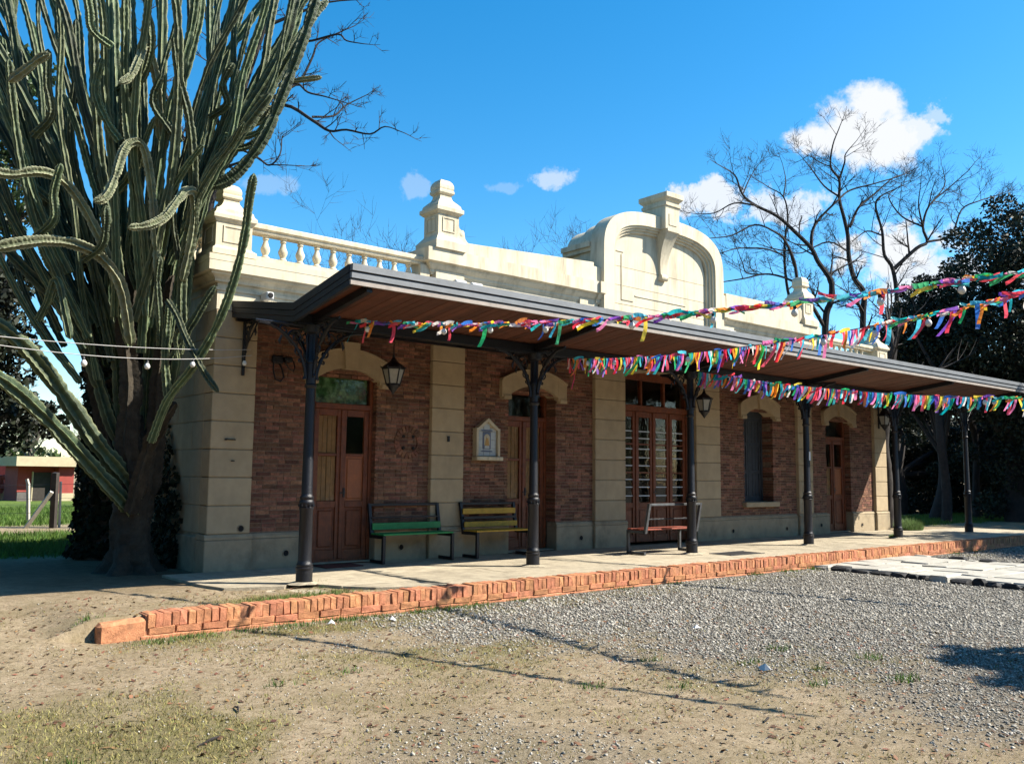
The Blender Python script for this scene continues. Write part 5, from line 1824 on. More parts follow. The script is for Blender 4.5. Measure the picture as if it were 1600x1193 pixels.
def traced_tree(name, label, depth, base_px, base_z, limbs_px, r_px, seed, twig=(1.1, 2), every=0.6, m_=M_bark, group='bare winter trees'):
    """main limbs follow photo outlines at their own depth; twigs grow from them"""
    rs = random.Random(seed)
    p0 = at(base_px[0], base_px[1], depth)
    root = thing(name, (p0.x, p0.y, base_z), label, 'tree', group)
    tb_ = MB()
    br = MB()
    for li, (pts, w0, w1, dz) in enumerate(limbs_px):
        n = len(pts)
        P = []
        for i, (px, py) in enumerate(pts):
            P.append(at(px, py, depth + dz * i / (n - 1) * (0 if li == 0 else 1) + (0 if li == 0 else rs.uniform(-.1, .1))))
        if li == 0:
            P = [Vector((p0.x, p0.y, base_z))] + P
        path = catmull(P, 4)
        k = len(path)
        s = depth / FPX
        rad = [(w0 + (w1 - w0) * i / (k - 1)) * 0.4 * s for i in range(k)]
        (tb_ if li == 0 else br).tube(path, rad, 8 if li == 0 else 6)
        L_ = plen(path)
        start = 0.45 if li == 0 else 0.15
        d = L_ * start
        while d < L_:
            p, t = sample(path, d)
            q = Vector((rs.uniform(-1, 1), rs.uniform(-1, 1), rs.uniform(-0.6, 1)))
            q = q - t * q.dot(t)
            q.normalize()
            nd = (t * 0.6 + q * 0.8).normalized()
            rr_ = (w0 + (w1 - w0) * d / L_) * 0.5 * s
            grow(br, p, nd, max(0.012, rr_ * 0.5), twig[0] * rs.uniform(0.5, 1.2), twig[1], rs)
            d += every * rs.uniform(0.5, 1.5)
        p, t = sample(path, L_ * 0.999)
        grow(br, p, t, max(0.012, w1 * 0.5 * s * 0.9), twig[0] * 0.8, twig[1], rs)
    tb_.build('trunk', m_, root, True, fix=False)
    br.build('branches', m_, root, fix=False)
    return root
Z = lambda pts: [(1080 + x / 2.983, 180 + y / 2.983) for x, y in pts]
traced_tree('bare_tree', 'tall dark bare tree rising behind the right pinnacle', 33, (1296, 800), -0.1, [
    (Z([(630, 1500), (625, 985), (650, 870), (655, 790), (640, 750), (590, 680), (560, 620), (480, 540), (400, 470), (300, 420), (240, 370), (210, 290), (182, 262)]), 15, 2.5, 0),
    (Z([(655, 800), (640, 750), (700, 710), (740, 690)]), 6, 3, .5),
    (Z([(560, 620), (565, 540), (600, 480), (680, 400), (740, 350), (850, 320), (970, 285)]), 7, 2, 1.5),
    (Z([(620, 985), (560, 880), (500, 780), (480, 680), (440, 590), (400, 550), (300, 510), (190, 560), (100, 572)]), 8, 1.8, -2),
    (Z([(560, 1000), (470, 880), (440, 745), (435, 600), (450, 480), (430, 380), (360, 335)]), 7, 2, 1),
    (Z([(500, 785), (420, 752), (340, 740), (250, 760), (150, 776)]), 5, 2, -1),
    (Z([(340, 742), (260, 735), (240, 690), (228, 660)]), 3, 1.5, -1),
    (Z([(440, 660), (400, 640), (330, 620), (220, 620), (145, 640)]), 4, 1.6, -1.5),
    (Z([(300, 420), (200, 410), (110, 455), (25, 460)]), 4, 1.5, 1.5),
    (Z([(240, 370), (270, 300), (305, 240)]), 3, 1.2, 1),
    (Z([(430, 380), (440, 300), (425, 225)]), 3, 1.2, 1),
], 1, 4, (1.1, 3), 0.75)
traced_tree('bare_tree', 'tall bare tree with twin limbs reaching up to the large cloud', 35, (1350, 800), -0.1, [
    (Z([(800, 1450), (800, 970), (805, 830), (760, 760), (735, 660), (730, 560), (710, 470), (690, 390), (690, 300), (650, 240), (660, 140), (690, 60)]), 14, 2, 0),
    (Z([(740, 520), (780, 430), (850, 370), (930, 300), (970, 280)]), 6, 1.5, 1.5),
    (Z([(690, 300), (715, 220), (720, 180), (770, 120)]), 4, 1.2, -1),
    (Z([(690, 380), (620, 330), (560, 250), (520, 200)]), 4, 1.4, 1),
    (Z([(740, 640), (640, 590), (520, 640), (450, 640)]), 4, 1.5, -1.5),
    (Z([(650, 240), (600, 220), (550, 190), (520, 205)]), 2.5, 1.2, 1),
    (Z([(800, 900), (740, 860), (640, 840), (540, 800)]), 5, 2, -1),
    (Z([(810, 930), (760, 850), (690, 800)]), 5, 2, -1),
], 1, 9, (1.1, 3), 0.75)
traced_tree('bare_tree', 'spreading bare tree in front of the dark evergreen grove', 38, (1405, 800), -0.1, [
    (Z([(960, 1400), (960, 900), (940, 720), (900, 650), (890, 540), (860, 430), (880, 380), (960, 340)]), 11, 2, 0),
    (Z([(940, 720), (1050, 620), (1100, 590), (1080, 520), (1110, 420), (1200, 340), (1290, 260)]), 8, 1.8, 1.5),
    (Z([(1100, 590), (1210, 560), (1260, 440), (1340, 400), (1450, 365)]), 5, 1.5, 1.5),
    (Z([(1080, 520), (1060, 420), (1070, 320)]), 4, 1.4, -1.5),
    (Z([(1110, 420), (1180, 330), (1175, 255)]), 3.5, 1.3, 1),
    (Z([(890, 560), (820, 540), (760, 580)]), 4, 1.5, -1),
    (Z([(1080, 520), (980, 470), (920, 380), (960, 340)]), 4, 1.4, 1),
    (Z([(1210, 560), (1330, 540), (1420, 480)]), 4, 1.4, 1),
], 1, 14, (1.5, 3), 0.7)
Y2 = lambda pts: [(300 + x / 2.983, y / 2.983) for x, y in pts]
traced_tree('bare_tree', 'bare tree with grey twigs spreading right behind the cactus', 21, (262, 795), -0.1, [
    ([(262, 640), (280, 500), (310, 380), (345, 260), (380, 140), (420, 20), (440, -60)], 26, 8, 0),
    (Y2([(180, 620), (300, 560), (430, 490), (560, 560), (640, 610), (720, 605), (830, 625), (900, 590), (990, 620)]), 9, 1.6, -1),
    (Y2([(560, 545), (660, 540), (720, 490), (820, 440)]), 5, 1.6, 1),
    (Y2([(250, 420), (400, 400), (490, 390), (540, 430), (620, 450), (720, 480)]), 7, 1.6, -1.2),
    (Y2([(280, 520), (400, 440), (500, 380), (560, 270), (590, 200), (690, 150), (760, 120)]), 7, 1.8, 1.2),
    (Y2([(330, 250), (470, 200), (560, 190), (680, 160), (720, 190), (800, 205)]), 7, 1.8, -.8),
    (Y2([(350, 120), (500, 60), (640, 10), (850, -5)]), 8, 2, .6),
    (Y2([(100, 640), (290, 725), (360, 770), (410, 720), (420, 640), (440, 620)]), 5, 1.5, .5),
    (Y2([(360, 768), (450, 770), (520, 775)]), 3, 1.2, .2),
    (Y2([(640, 610), (660, 640), (680, 658)]), 3, 1.2, .2),
    ([(330, 320), (280, 200), (240, 90), (220, -30)], 10, 3, 1),
    ([(350, 250), (330, 120), (320, 0)], 8, 3, -1),
], 1, 23, (0.55, 2), 0.35, M_bark)
def plain_bare(name, label, px, depth, top_px, spread, seed, m_=M_barkg, lev=4, group='bare winter trees', wpx=7):
    rs = random.Random(seed)
    p0 = at(px, 760, depth)
    root = thing(name, (p0.x, p0.y, -0.1), label, 'tree', group)
    top = at(px, top_px, depth)
    H = top.z + 0.1
    s = depth / FPX
    b = MB()
    path = catmull([Vector((p0.x, p0.y, -0.1)), Vector((p0.x + rs.uniform(-.3, .3), p0.y, H * 0.2)), Vector((p0.x + rs.uniform(-.5, .5), p0.y, H * 0.45))], 4)
    b.tube(path, [wpx * s * 0.5 * (1 - 0.4 * i / (len(path) - 1)) for i in range(len(path))], 7)
    b.build('trunk', m_, root, True, fix=False)
    br = MB()
    for k in range(6):
        a = 2 * math.pi * k / 6 + rs.uniform(-.4, .4)
        d = Vector((math.cos(a) * spread, math.sin(a) * spread, 1.0)).normalized()
        grow(br, path[-1 - k % 3], d, wpx * s * 0.26, H * 0.30 * rs.uniform(0.8, 1.15), lev, rs, 0.25, 0.3)
    br.build('branches', m_, root, fix=False)
    return root
plain_bare('bare_tree', 'small bare treetop showing above the left balustrade', 560, 34, 300, 0.95, 31, M_bark, 5, wpx=11)
plain_bare('bare_tree', 'small bare treetop showing between the tall pinnacle and pediment', 868, 38, 318, 0.95, 32, M_bark, 5, wpx=11)
plain_bare('bare_tree', 'hazy bare treetop just right of the arched pediment', 1165, 46, 400, 0.9, 33, M_barkg, 5)
plain_bare('bare_tree', 'pale bare tree behind the red shed', 40, 44, 600, 0.9, 34)
plain_bare('bare_tree', 'pale bare tree at the left edge beyond the fence', -20, 38, 560, 0.9, 35)
plain_bare('bare_tree', 'pale bare tree right of the red shed', 130, 50, 590, 0.9, 36)

# ------------------------------------------------------------------ evergreen trees
def evergreen(name, label, base, H, clumps, n, size, seed, m_=M_leafd, tr_r=0.3, lean=(0, 0), forks=3, bark=M_bark, group='dark evergreen trees'):
    rs = random.Random(seed)
    root = thing(name, base, label, 'tree', group)
    bx, by, bz = base
    b = MB()
    tops = [c for c, r in clumps]
    b0 = Vector((bx, by, bz - 0.05))
    fork = Vector((bx + lean[0], by + lean[1], bz + H * 0.3))
    path = catmull([b0, b0.lerp(fork, 0.5) + Vector((rs.uniform(-.15, .15), rs.uniform(-.15, .15), 0)), fork], 4)
    b.tube(path, [tr_r * (1.25 - 0.5 * i / (len(path) - 1)) for i in range(len(path))], 10)
    b.build('trunk', bark, root, True, fix=False)
    lb = MB()
    for (c, r) in clumps:
        c = Vector(c)
        mid = fork.lerp(c, 0.5) + Vector((rs.uniform(-.4, .4), rs.uniform(-.4, .4), rs.uniform(0, .5)))
        pth = catmull([fork - Vector((0, 0, 0.2)), mid, c], 4)
        lb.tube(pth, [tr_r * 0.5 * (1 - 0.8 * i / (len(pth) - 1)) for i in range(len(pth))], 6)
        for k in range(5):
            d = Vector((rs.uniform(-1, 1), rs.uniform(-1, 1), rs.uniform(-.6, 1))).normalized()
            grow(lb, pth[-2], d, 0.03, r * 0.9, 1, rs)
    lb.build('branches', bark, root, fix=False)
    extra = []
    for (c, r) in clumps:
        for k in range(4):
            d = Vector((rs.gauss(0, 1), rs.gauss(0, 1), rs.gauss(0.25, 1))).normalized()
            extra.append((tuple(Vector(c) + d * r * rs.uniform(0.85, 1.15)), r * rs.uniform(0.22, 0.42)))
    clumps = [(c, r * 0.86) for c, r in clumps] + extra
    V, F = leaf_cloud([c for c, r in clumps], [r for c, r in clumps], n, size, seed, 0.85)
    np_obj('crown', V, F, m_, root)
    return root
def clumps_px(lst):
    return [(tuple(at(px, py, d)), r) for px, py, d, r in lst]
def gz(px, py, d):
    p = at(px, py, d)
    return (p.x, p.y, -0.1)
evergreen('evergreen_tree', 'huge dark evergreen tree filling the upper right edge', gz(1590, 780, 29), 9, clumps_px([
    (1585, 380, 29, 1.4), (1545, 420, 28.5, 1.4), (1620, 430, 28, 1.8), (1520, 480, 28.5, 1.3), (1570, 520, 27.5, 1.7), (1640, 560, 28, 2.0), (1500, 550, 29, 1.4), (1590, 620, 28, 1.8), (1540, 610, 29, 1.5), (1650, 350, 30, 1.6), (1600, 720, 29, 1.6), (1660, 690, 29, 1.9)]), 60000, 0.13, 61, tr_r=0.35)
evergreen('evergreen_tree', 'dark evergreen tree with forked trunk behind the last columns', gz(1458, 780, 30), 8, clumps_px([
    (1465, 470, 31, 1.3), (1430, 500, 30, 1.2), (1405, 545, 30, 1.2), (1450, 560, 29.5, 1.5), (1490, 520, 31, 1.3), (1400, 600, 31, 1.1), (1480, 600, 30, 1.4), (1432, 640, 32, 1.1)]), 40000, 0.12, 62, tr_r=0.17, lean=(0.2, -0.3))
evergreen('evergreen_tree', 'low dark evergreen tree closing the gap beside the right building corner', gz(1405, 780, 34), 6, clumps_px([
    (1385, 560, 36, 1.2), (1390, 640, 35, 1.4), (1415, 700, 36, 1.6), (1380, 720, 36, 1.4), (1450, 720, 36, 1.6), (1500, 700, 36, 1.8), (1550, 720, 36, 1.8), (1460, 790, 36, 1.3), (1400, 790, 35, 1.3), (1530, 790, 36, 1.4), (1600, 780, 36, 1.6)]), 40000, 0.15, 63, tr_r=0.25)
evergreen('evergreen_tree', 'bushy dark evergreen tree at the far right behind the last column', gz(1560, 780, 33), 6, clumps_px([
    (1560, 660, 33, 1.5), (1520, 720, 33, 1.2), (1610, 700, 33, 1.7), (1650, 780, 33, 1.6), (1580, 780, 33, 1.0)]), 22000, 0.13, 64, tr_r=0.22)
# trunks standing bare in the shade of the grove
for i, (px, d, w, hh, lb) in enumerate(((1386, 24.5, 13, 5.0, 'rough dark trunk standing close to the right building corner'), (1478, 28, 11, 4.8, 'slanting shaded trunk between the last two columns'), (1525, 31, 9, 4.4, 'thin shaded trunk just right of the last column'))):
    p = at(px, 780, d)
    t = thing('tree_trunk', (p.x, p.y, -0.1), lb, 'tree', 'trunks in the evergreen grove')
    rs = random.Random(70 + i)
    s = d / FPX
    top = Vector((p.x + rs.uniform(-.5, .5), p.y + rs.uniform(-.3, .3), hh))
    pth = catmull([Vector((p.x, p.y, -0.2)), Vector((p.x + 0.05, p.y, 1.2)), Vector((p.x + rs.uniform(-.2, .2), p.y, 2.6)), top], 5)
    b = MB().tube(pth, [w * s * (0.75 - 0.3 * j / (len(pth) - 1)) for j in range(len(pth))], 10)
    b.v = [(x + rs.uniform(-.02, .02), y + rs.uniform(-.02, .02), z) for x, y, z in b.v]
    b.build('trunk', M_bark, t, True)
    br = MB()
    for k in range(3):
        grow(br, pth[-1 - k * 2], Vector((rs.uniform(-1, 1), rs.uniform(-1, 1), 0.9)).normalized(), w * s * 0.3, 2.2, 2, rs)
    br.build('branches', M_bark, t, fix=False)

# dark leafy tree at the left edge and the ivy-clad trunk
evergreen('leafy_tree', 'dark leafy tree hanging in from the left edge beside the cactus', gz(-210, 790, 15), 6, clumps_px([
    (-20, 480, 15, 0.75), (10, 540, 15, 0.6), (-40, 600, 15, 0.8), (15, 620, 15, 0.55), (0, 680, 15.5, 0.5), (-70, 520, 15, 1.0), (40, 655, 16, 0.35), (20, 440, 15.5, 0.5), (-90, 400, 15, 1.0), (85, 665, 16.5, 0.35), (-120, 650, 15, 1.0)]), 13000, 0.13, 81, M_leafd, 0.16)
evergreen('leafy_tree', 'mid green leafy tree seen through the cactus at the left edge', gz(-60, 790, 20), 8, clumps_px([
    (10, 130, 20, 0.9), (35, 190, 20, 0.8), (0, 240, 20.5, 0.9), (50, 120, 21, 0.6), (-60, 150, 20, 1.3), (60, 230, 21, 0.6), (20, 320, 20, 0.8), (-60, 300, 20, 1.2)]), 9000, 0.15, 82, M_leafm, 0.2)
ivt = thing('ivy_trunk', (-0.47, 3.0, -0.05), 'thick tree trunk wrapped in dark ivy behind the cactus', 'tree')
pth = catmull([Vector((-0.47, 3.0, -0.1)), Vector((-0.49, 3.0, 0.8)), Vector((-0.48, 3.0, 2.0)), Vector((-0.46, 3.05, 3.4)), Vector((-0.45, 3.1, 5.2))], 5)
MB().tube(pth, [0.38, 0.34, 0.31, 0.3, 0.29, 0.29, 0.28, 0.28, 0.28, 0.27, 0.27, 0.26, 0.26, 0.25, 0.24, 0.23, 0.22, 0.21, 0.2, 0.18, 0.16][:len(pth)], 12).build('trunk', M_barkg, ivt, True, fix=False)
r = np.random.default_rng(83)
n = 6500
zz = r.random(n) ** 1.1 * 3.9 + 0.02
aa = r.random(n) * 6.283
rr = np.interp(zz, [0, 0.5, 1.6, 3.9], [0.46, 0.38, 0.36, 0.4]) * (0.82 + 0.28 * r.random(n) * (0.6 + 0.8 * vnoise(aa * 2, zz * 2.2, 4)))
P = np.stack([-0.47 + rr * np.cos(aa), 3.0 + rr * np.sin(aa), zz], -1)
a_ = np.stack([np.cos(aa) * 0.35 + r.normal(size=n) * 0.5, np.sin(aa) * 0.35 + r.normal(size=n) * 0.5, -0.7 + r.normal(size=n) * 0.4], -1)
a_ /= np.linalg.norm(a_, axis=1)[:, None]
b_ = np.cross(a_, np.stack([np.cos(aa), np.sin(aa), 0 * aa], -1) + r.normal(size=(n, 3)) * 0.4)
b_ /= np.linalg.norm(b_, axis=1)[:, None]
s_ = (0.05 + 0.05 * r.random(n))[:, None]
V = np.stack([P - a_ * s_ * 0.6, P + b_ * s_ * 0.5, P + a_ * s_ * 0.6, P - b_ * s_ * 0.5], 1).reshape(-1, 3)
iv = np_obj('ivy', V, np.arange(n * 4).reshape(n, 4), M_leafi, ivt)
iv['kind'] = 'stuff'
# ivy creeping on the wall foot behind the trunk
n = 2200
yy = 0.9 + r.random(n) * 2.2
zz = r.random(n) ** 1.3 * np.interp(yy, [0.9, 1.6, 3.1], [0.9, 2.1, 2.6])
xx = -0.02 - r.random(n) * 0.16
P = np.stack([xx, yy, zz], -1)
a_ = r.normal(size=(n, 3)) * 0.5 + np.array([-0.2, 0, -0.6])
a_ /= np.linalg.norm(a_, axis=1)[:, None]
b_ = np.cross(a_, np.array([-1.0, 0, 0]) + r.normal(size=(n, 3)) * 0.3)
b_ /= np.linalg.norm(b_, axis=1)[:, None]
s_ = (0.05 + 0.05 * r.random(n))[:, None]
V = np.stack([P - a_ * s_ * 0.6, P + b_ * s_ * 0.5, P + a_ * s_ * 0.6, P - b_ * s_ * 0.5], 1).reshape(-1, 3)
wi = np_obj('wall_ivy', V, np.arange(n * 4).reshape(n, 4), M_leafi)
tag(wi, 'dark ivy creeping up the side wall behind the cactus', 'ivy', kind='stuff')

# trees outside the frame on the right whose shade falls into the yard
def shade_tree(label, x, y, h, R, n, seed, size=0.2, tr=0.25):
    rs = random.Random(seed)
    cl = [((x + rs.uniform(-1, 1) * R * 0.7, y + rs.uniform(-1, 1) * R * 0.7, h + rs.uniform(-0.5, 0.6) * R), R * rs.uniform(0.55, 0.8)) for _ in range(7)]
    evergreen('shade_tree', label, (x, y, -0.2), h, cl, n, size, seed, group='shade trees off to the right', tr_r=tr)
shade_tree('broad evergreen shade tree out of frame beside the right kerb end', 23.6, -9.2, 6.6, 2.3, 14000, 91)
shade_tree('tall evergreen tree added out of frame to shade the grove', 31.5, -8.0, 6.5, 3.2, 16000, 93, 0.25)  # this and the next two are unseen, added to darken the grove
shade_tree('farthest evergreen tree added out of frame to shade the grove', 36.0, -4.0, 7.5, 3.6, 16000, 94, 0.28)
shade_tree('evergreen tree added out of frame beyond the kerb end to shade the grove', 29.0, -12.5, 7.5, 3.0, 14000, 95, 0.25)
for (x_, y_, h_, R_, sd, lb_) in ((-13, -3, 5.5, 3.4, 96, 'large evergreen tree added out of frame left of the camera to block sky light'), (-13.5, 6, 6.5, 3.8, 97, 'large evergreen tree added out of frame left of the lawn to block sky light'), (-15, -13, 6.5, 3.8, 98, 'large evergreen tree added out of frame behind the camera to block sky light')):
    shade_tree(lb_, x_, y_, h_, R_, 9000, sd, 0.42)  # unseen trees added to cut sky fill and deepen shade on the left
shade_tree('small evergreen shade tree standing out of frame near the camera right', 7.5, -12.5, 4.0, 1.0, 9000, 92, 0.14, 0.12)

# ------------------------------------------------------------------ background left: shed, fence, playground
def shed():
    t = thing('shed', (0.9, 16.0, -0.1), 'small red shed with flat cream roof edge beyond the fence', 'shed')
    p = at(30, 800, 38)
    q = at(30, 800, 38) + Vector((2.15, 0.25, 0))
    cx0, cx1 = p.x, q.x
    y0 = p.y
    ox = Vector((q.x - p.x, q.y - p.y, 0))
    ux = ox.normalized()
    uy = Vector((-ux.y, ux.x, 0))
    def wbox(b, u0, u1, v0, v1, z0, z1):
        P = [Vector((p.x, p.y, 0)) + ux * u + uy * v for (u, v) in ((u0, v0), (u1, v0), (u1, v1), (u0, v1))]
        b.add([(c.x, c.y, z0) for c in P] + [(c.x, c.y, z1) for c in P], [(0, 3, 2, 1), (4, 5, 6, 7), (0, 1, 5, 4), (1, 2, 6, 5), (2, 3, 7, 6), (3, 0, 4, 7)])
        return b
    w = ox.length
    zt = at(70, 728, 38).z
    wbox(MB(), w * 0.70, w, 0.0, 2.2, -0.1, zt).build('front_wall', M_redwall, t)
    k = 0
    z = 0.35
    while z < zt - 0.02:
        wbox(MB(), 0.0, w * 0.70 - 0.01, 0.5, 0.56, z + 0.008, min(z + 0.2, zt)).build('wall_board', M_redwall, t)
        z += 0.2
    wbox(MB(), 0.0, w * 0.70 - 0.01, 0.53, 0.6, -0.1, zt).build('recess_wall', M_redwall, t)
    wbox(MB(), 0.0, w * 0.70, 0.44, 0.52, -0.1, 0.34).build('recess_base', mat('grey_base_render', (0.16, 0.14, 0.13), 0.9, 0.2, 5), t)
    wbox(MB(), w * 0.70 - 0.01, w + 0.02, -0.02, 2.22, -0.1, 0.30).build('plinth', M_cream, t)
    wbox(MB(), -0.35, w + 0.25, -0.35, 2.6, zt, zt + 0.42).build('roof_edge', M_cream, t)
    dr_ = wbox(MB(), w * 0.28, w * 0.62, 0.42, 0.50, -0.1, zt * 0.82).build('door', M_postd, t)
    wbox(MB(), w * 0.26, w * 0.28, 0.40, 0.50, -0.1, zt * 0.84).build('door_frame', M_cream, t)
    wbox(MB(), 0.0, 0.2, 0.6, 2.2, -0.1, zt).build('rear_wall', M_redwall, t)
shed()
fence = thing('wire_fence', (0.0, 9.8, -0.08), 'wire fence with pale concrete posts and a leaning brace before the red shed', 'fence')
def fpost(px, py0, py1, d, w, m_, lean=0.0, name='post'):
    a = at(px, py0, d)
    c = at(px + lean, py1, d)
    MB().tube([(a.x, a.y, a.z), (c.x, c.y, c.z)], w, 4).build(name, m_, fence)
fpost(44, 812, 755, 21.5, 0.045, M_post)
fpost(44, 756, 748, 21.5, 0.04, M_post, -2, 'post_tip')
fpost(82, 836, 738, 20.5, 0.085, M_postd, 5)
fpost(92, 832, 752, 20.8, 0.03, M_post, 3)
fpost(31, 837, 768, 20.3, 0.055, M_post, 50, 'brace')
fpost(118, 828, 752, 20.8, 0.03, M_postd, 1)
for py in (756, 778, 800):
    a, c = at(-60, py + 3, 21.3), at(120, py, 20.7)
    MB().tube([a, c], 0.005, 3).build('wire', M_postd, fence)
for k in range(0):
    px = -50 + k * 7
    a, c = at(px, 752, 21.2), at(px, 822, 21.2)
    MB().tube([a, c], 0.004, 3).build('wire', M_postd, fence)
pg = thing('playground_frame', tuple(at(8, 790, 40)), 'red and orange climbing frame far off at the left edge', 'climbing frame')
for (px0, py0, px1, py1, w, c) in ((2, 800, 2, 742, .12, M_redwall), (22, 800, 22, 745, .12, M_redwall), (2, 745, 22, 745, .1, M_redwall), (6, 800, 20, 765, .35, M_orange), (-10, 800, -10, 742, .12, M_redwall), (-10, 760, 22, 760, .16, M_redwall), (12, 800, 12, 770, .3, M_orange)):
    a, c_ = at(px0, py0, 40), at(px1, py1, 40)
    MB().tube([a, c_], w, 6).build('beam', c, pg)
fw_ = thing('far_wall', tuple(at(10, 795, 60)), 'long low red wall far away behind the climbing frame', 'wall')
a, c_ = at(-60, 795, 60), at(40, 795, 60)
MB().add([(a.x, a.y, -0.1), (c_.x, c_.y, -0.1), (c_.x, c_.y, 1.6), (a.x, a.y, 1.6), (a.x + .2, a.y + .3, -0.1), (c_.x + .2, c_.y + .3, -0.1), (c_.x + .2, c_.y + .3, 1.6), (a.x + .2, a.y + .3, 1.6)], [(0, 1, 2, 3), (4, 7, 6, 5), (3, 2, 6, 7), (0, 3, 7, 4), (1, 5, 6, 2)]).build('panel', M_redwall, fw_)

# distant woodland closing the horizon
def belt(name, label, x0, y0, x1, y1, n, h, seed, m_):
    rr2 = np.random.default_rng(seed)
    k = 60
    cs = []
    rd = []
    for i in range(k):
        t = (i + rr2.random()) / k
        hh = h * (0.5 + 0.6 * rr2.random())
        cs.append((x0 + (x1 - x0) * t + rr2.normal() * 2, y0 + (y1 - y0) * t + rr2.normal() * 2, hh * 0.5))
        rd.append(hh * 0.62)
    V, F = leaf_cloud(cs, rd, n, 0.7, seed, 0.9)
    V[:, 2] = np.maximum(V[:, 2], -0.1)
    o = np_obj(name, V, F, m_)
    tag(o, label, 'woodland', kind='stuff')
belt('woodland', 'distant line of trees low on the horizon at the left', -60, 75, 20, 90, 16000, 5, 101, M_leafm)
belt('woodland_edge', 'distant dark trees behind the evergreen grove at the right', 45, 14, 62, -25, 26000, 9, 102, M_leafd)
belt('woodland_back', 'distant trees behind the station building', 20, 90, 110, 40, 22000, 6, 103, M_leafm)
belt('woodland_front', 'light-blocking line of trees added across the yard behind the photographer', -50, -38, 60, -48, 30000, 11, 104, M_leafm)  # unseen belts, here and next, added to darken pane reflections and sky fill
belt('woodland_side', 'light-blocking line of trees added far left behind the photographer', -45, -35, -48, 60, 24000, 9, 105, M_leafm)

# ------------------------------------------------------------------ gravel, grass, weeds, litter
def in_view(x, y):
    v = np.stack([x - CAM.x, y - CAM.y, -0.22 - CAM.z + 0 * x], -1)
    zf = v @ np.array(CF)
    px = 800 + FPX * (v @ np.array(CR)) / np.maximum(zf, 0.1)
    py = 596.5 - FPX * (v @ np.array(CU)) / np.maximum(zf, 0.1)
    return (zf > 1) & (px > -200) & (px < 1800) & (py < 1330), zf
def stones(n, seed, size, dens_fn, xr, yr):
    r = np.random.default_rng(seed)
    x = r.uniform(*xr, n)
    y = r.uniform(*yr, n)
    ok, zf = in_view(x, y)
    d = dens_fn(x, y)
    ok &= r.random(n) < d * np.clip((8.5 / zf) ** 1.3, 0.12, 1)
    x, y, zf = x[ok], y[ok], zf[ok]
    k = len(x)
    s = size * (0.4 + 1.3 * r.random(k) ** 2.5) * np.clip(zf / 7.0, 1, 1.5)
    base = np.array([(1, 0, 0), (0, 1, 0), (-1, 0, 0), (0, -1, 0), (0, 0, 1), (0, 0, -1)], float)
    fc = np.array([(0, 1, 4), (1, 2, 4), (2, 3, 4), (3, 0, 4), (1, 0, 5), (2, 1, 5), (3, 2, 5), (0, 3, 5)])
    sc = s[:, None, None] * (0.55 + 0.65 * r.random((k, 6, 1))) * np.array([1, 0.8, 0.62])
    a = r.random(k) * 6.283
    b = base[None] * sc + r.normal(size=(k, 6, 3)) * (s * 0.18)[:, None, None]
    ca, sa = np.cos(a)[:, None], np.sin(a)[:, None]
    V = np.stack([b[..., 0] * ca - b[..., 1] * sa, b[..., 0] * sa + b[..., 1] * ca, b[..., 2]], -1)
    V += np.stack([x, y, ground_z(x, y) + s * 0.18], -1)[:, None]
    F = (np.arange(k)[:, None, None] * 6 + fc[None]).reshape(-1, 3)
    return V.reshape(-1, 3), F
not_path = lambda x, y: np.where((x > 9.15) & (x < 13.0), 0.0, 1.0)
V, F = stones(450000, 5, 0.0112, lambda x, y: np.where(y < KY - 0.12, m_gravel(x, y), 0) * not_path(x, y), (-4.5, 24), (-10.5, -3.1))
gv = np_obj('gravel', V, F, M_gravel)
tag(gv, 'grey crushed gravel covering the yard before the kerb', 'gravel', kind='stuff')
V, F = stones(60000, 6, 0.0075, lambda x, y: np.where(y < KY - 0.05, 0.55 * sstep(-3.2, 0.5, x + 1.2 * fbm(x, y, 8)) + 0.08, 0.03), (-5, 6), (-10, -1.2))
pb = np_obj('pebbles', V, F, M_gravel)
tag(pb, 'small loose pebbles scattered over the dirt', 'pebbles', kind='stuff')

def blades(n, seed, h, w, dens_fn, xr, yr, m_, name, label, zoff=0.0, lean=0.6, viewcull=True):
    r = np.random.default_rng(seed)
    x = r.uniform(*xr, n)
    y = r.uniform(*yr, n)
    d = dens_fn(x, y)
    ok = r.random(n) < d
    if viewcull:
        iv_, zf = in_view(x, y)
        ok &= iv_
    x, y = x[ok], y[ok]
    k = len(x)
    hh = h * (0.4 + 0.9 * r.random(k))
    a = r.random(k) * 6.283
    ld = r.random(k) * 6.283
    z = ground_z(x, y) + zoff
    ww = w * (0.6 + 0.8 * r.random(k))
    dx, dy = np.cos(a) * ww, np.sin(a) * ww
    lx, ly = np.cos(ld) * hh * lean * r.random(k), np.sin(ld) * hh * lean * r.random(k)
    V = np.stack([np.stack([x - dx, y - dy, z - 0.004], -1), np.stack([x + dx, y + dy, z - 0.004], -1), np.stack([x + lx, y + ly, z + hh], -1)], 1).reshape(-1, 3)
    o = np_obj(name, V, np.arange(k * 3).reshape(k, 3), m_)
    tag(o, label, 'grass', kind='stuff')
    return o
nogr = lambda x, y: 1 - 0.75 * m_gravel(x, y)
blades(620000, 11, 0.022, 0.0040, lambda x, y: np.maximum(m_grass(x, y) * 0.42, 0.08 * sstep(0.42, 0.62, fbm(x * 1.7, y * 1.7, 41))) * nogr(x, y), (-5.5, 5), (-9.5, -2.0), M_grassy, 'dry_grass', 'sparse dry yellowish grass on the trodden dirt', lean=1.4)
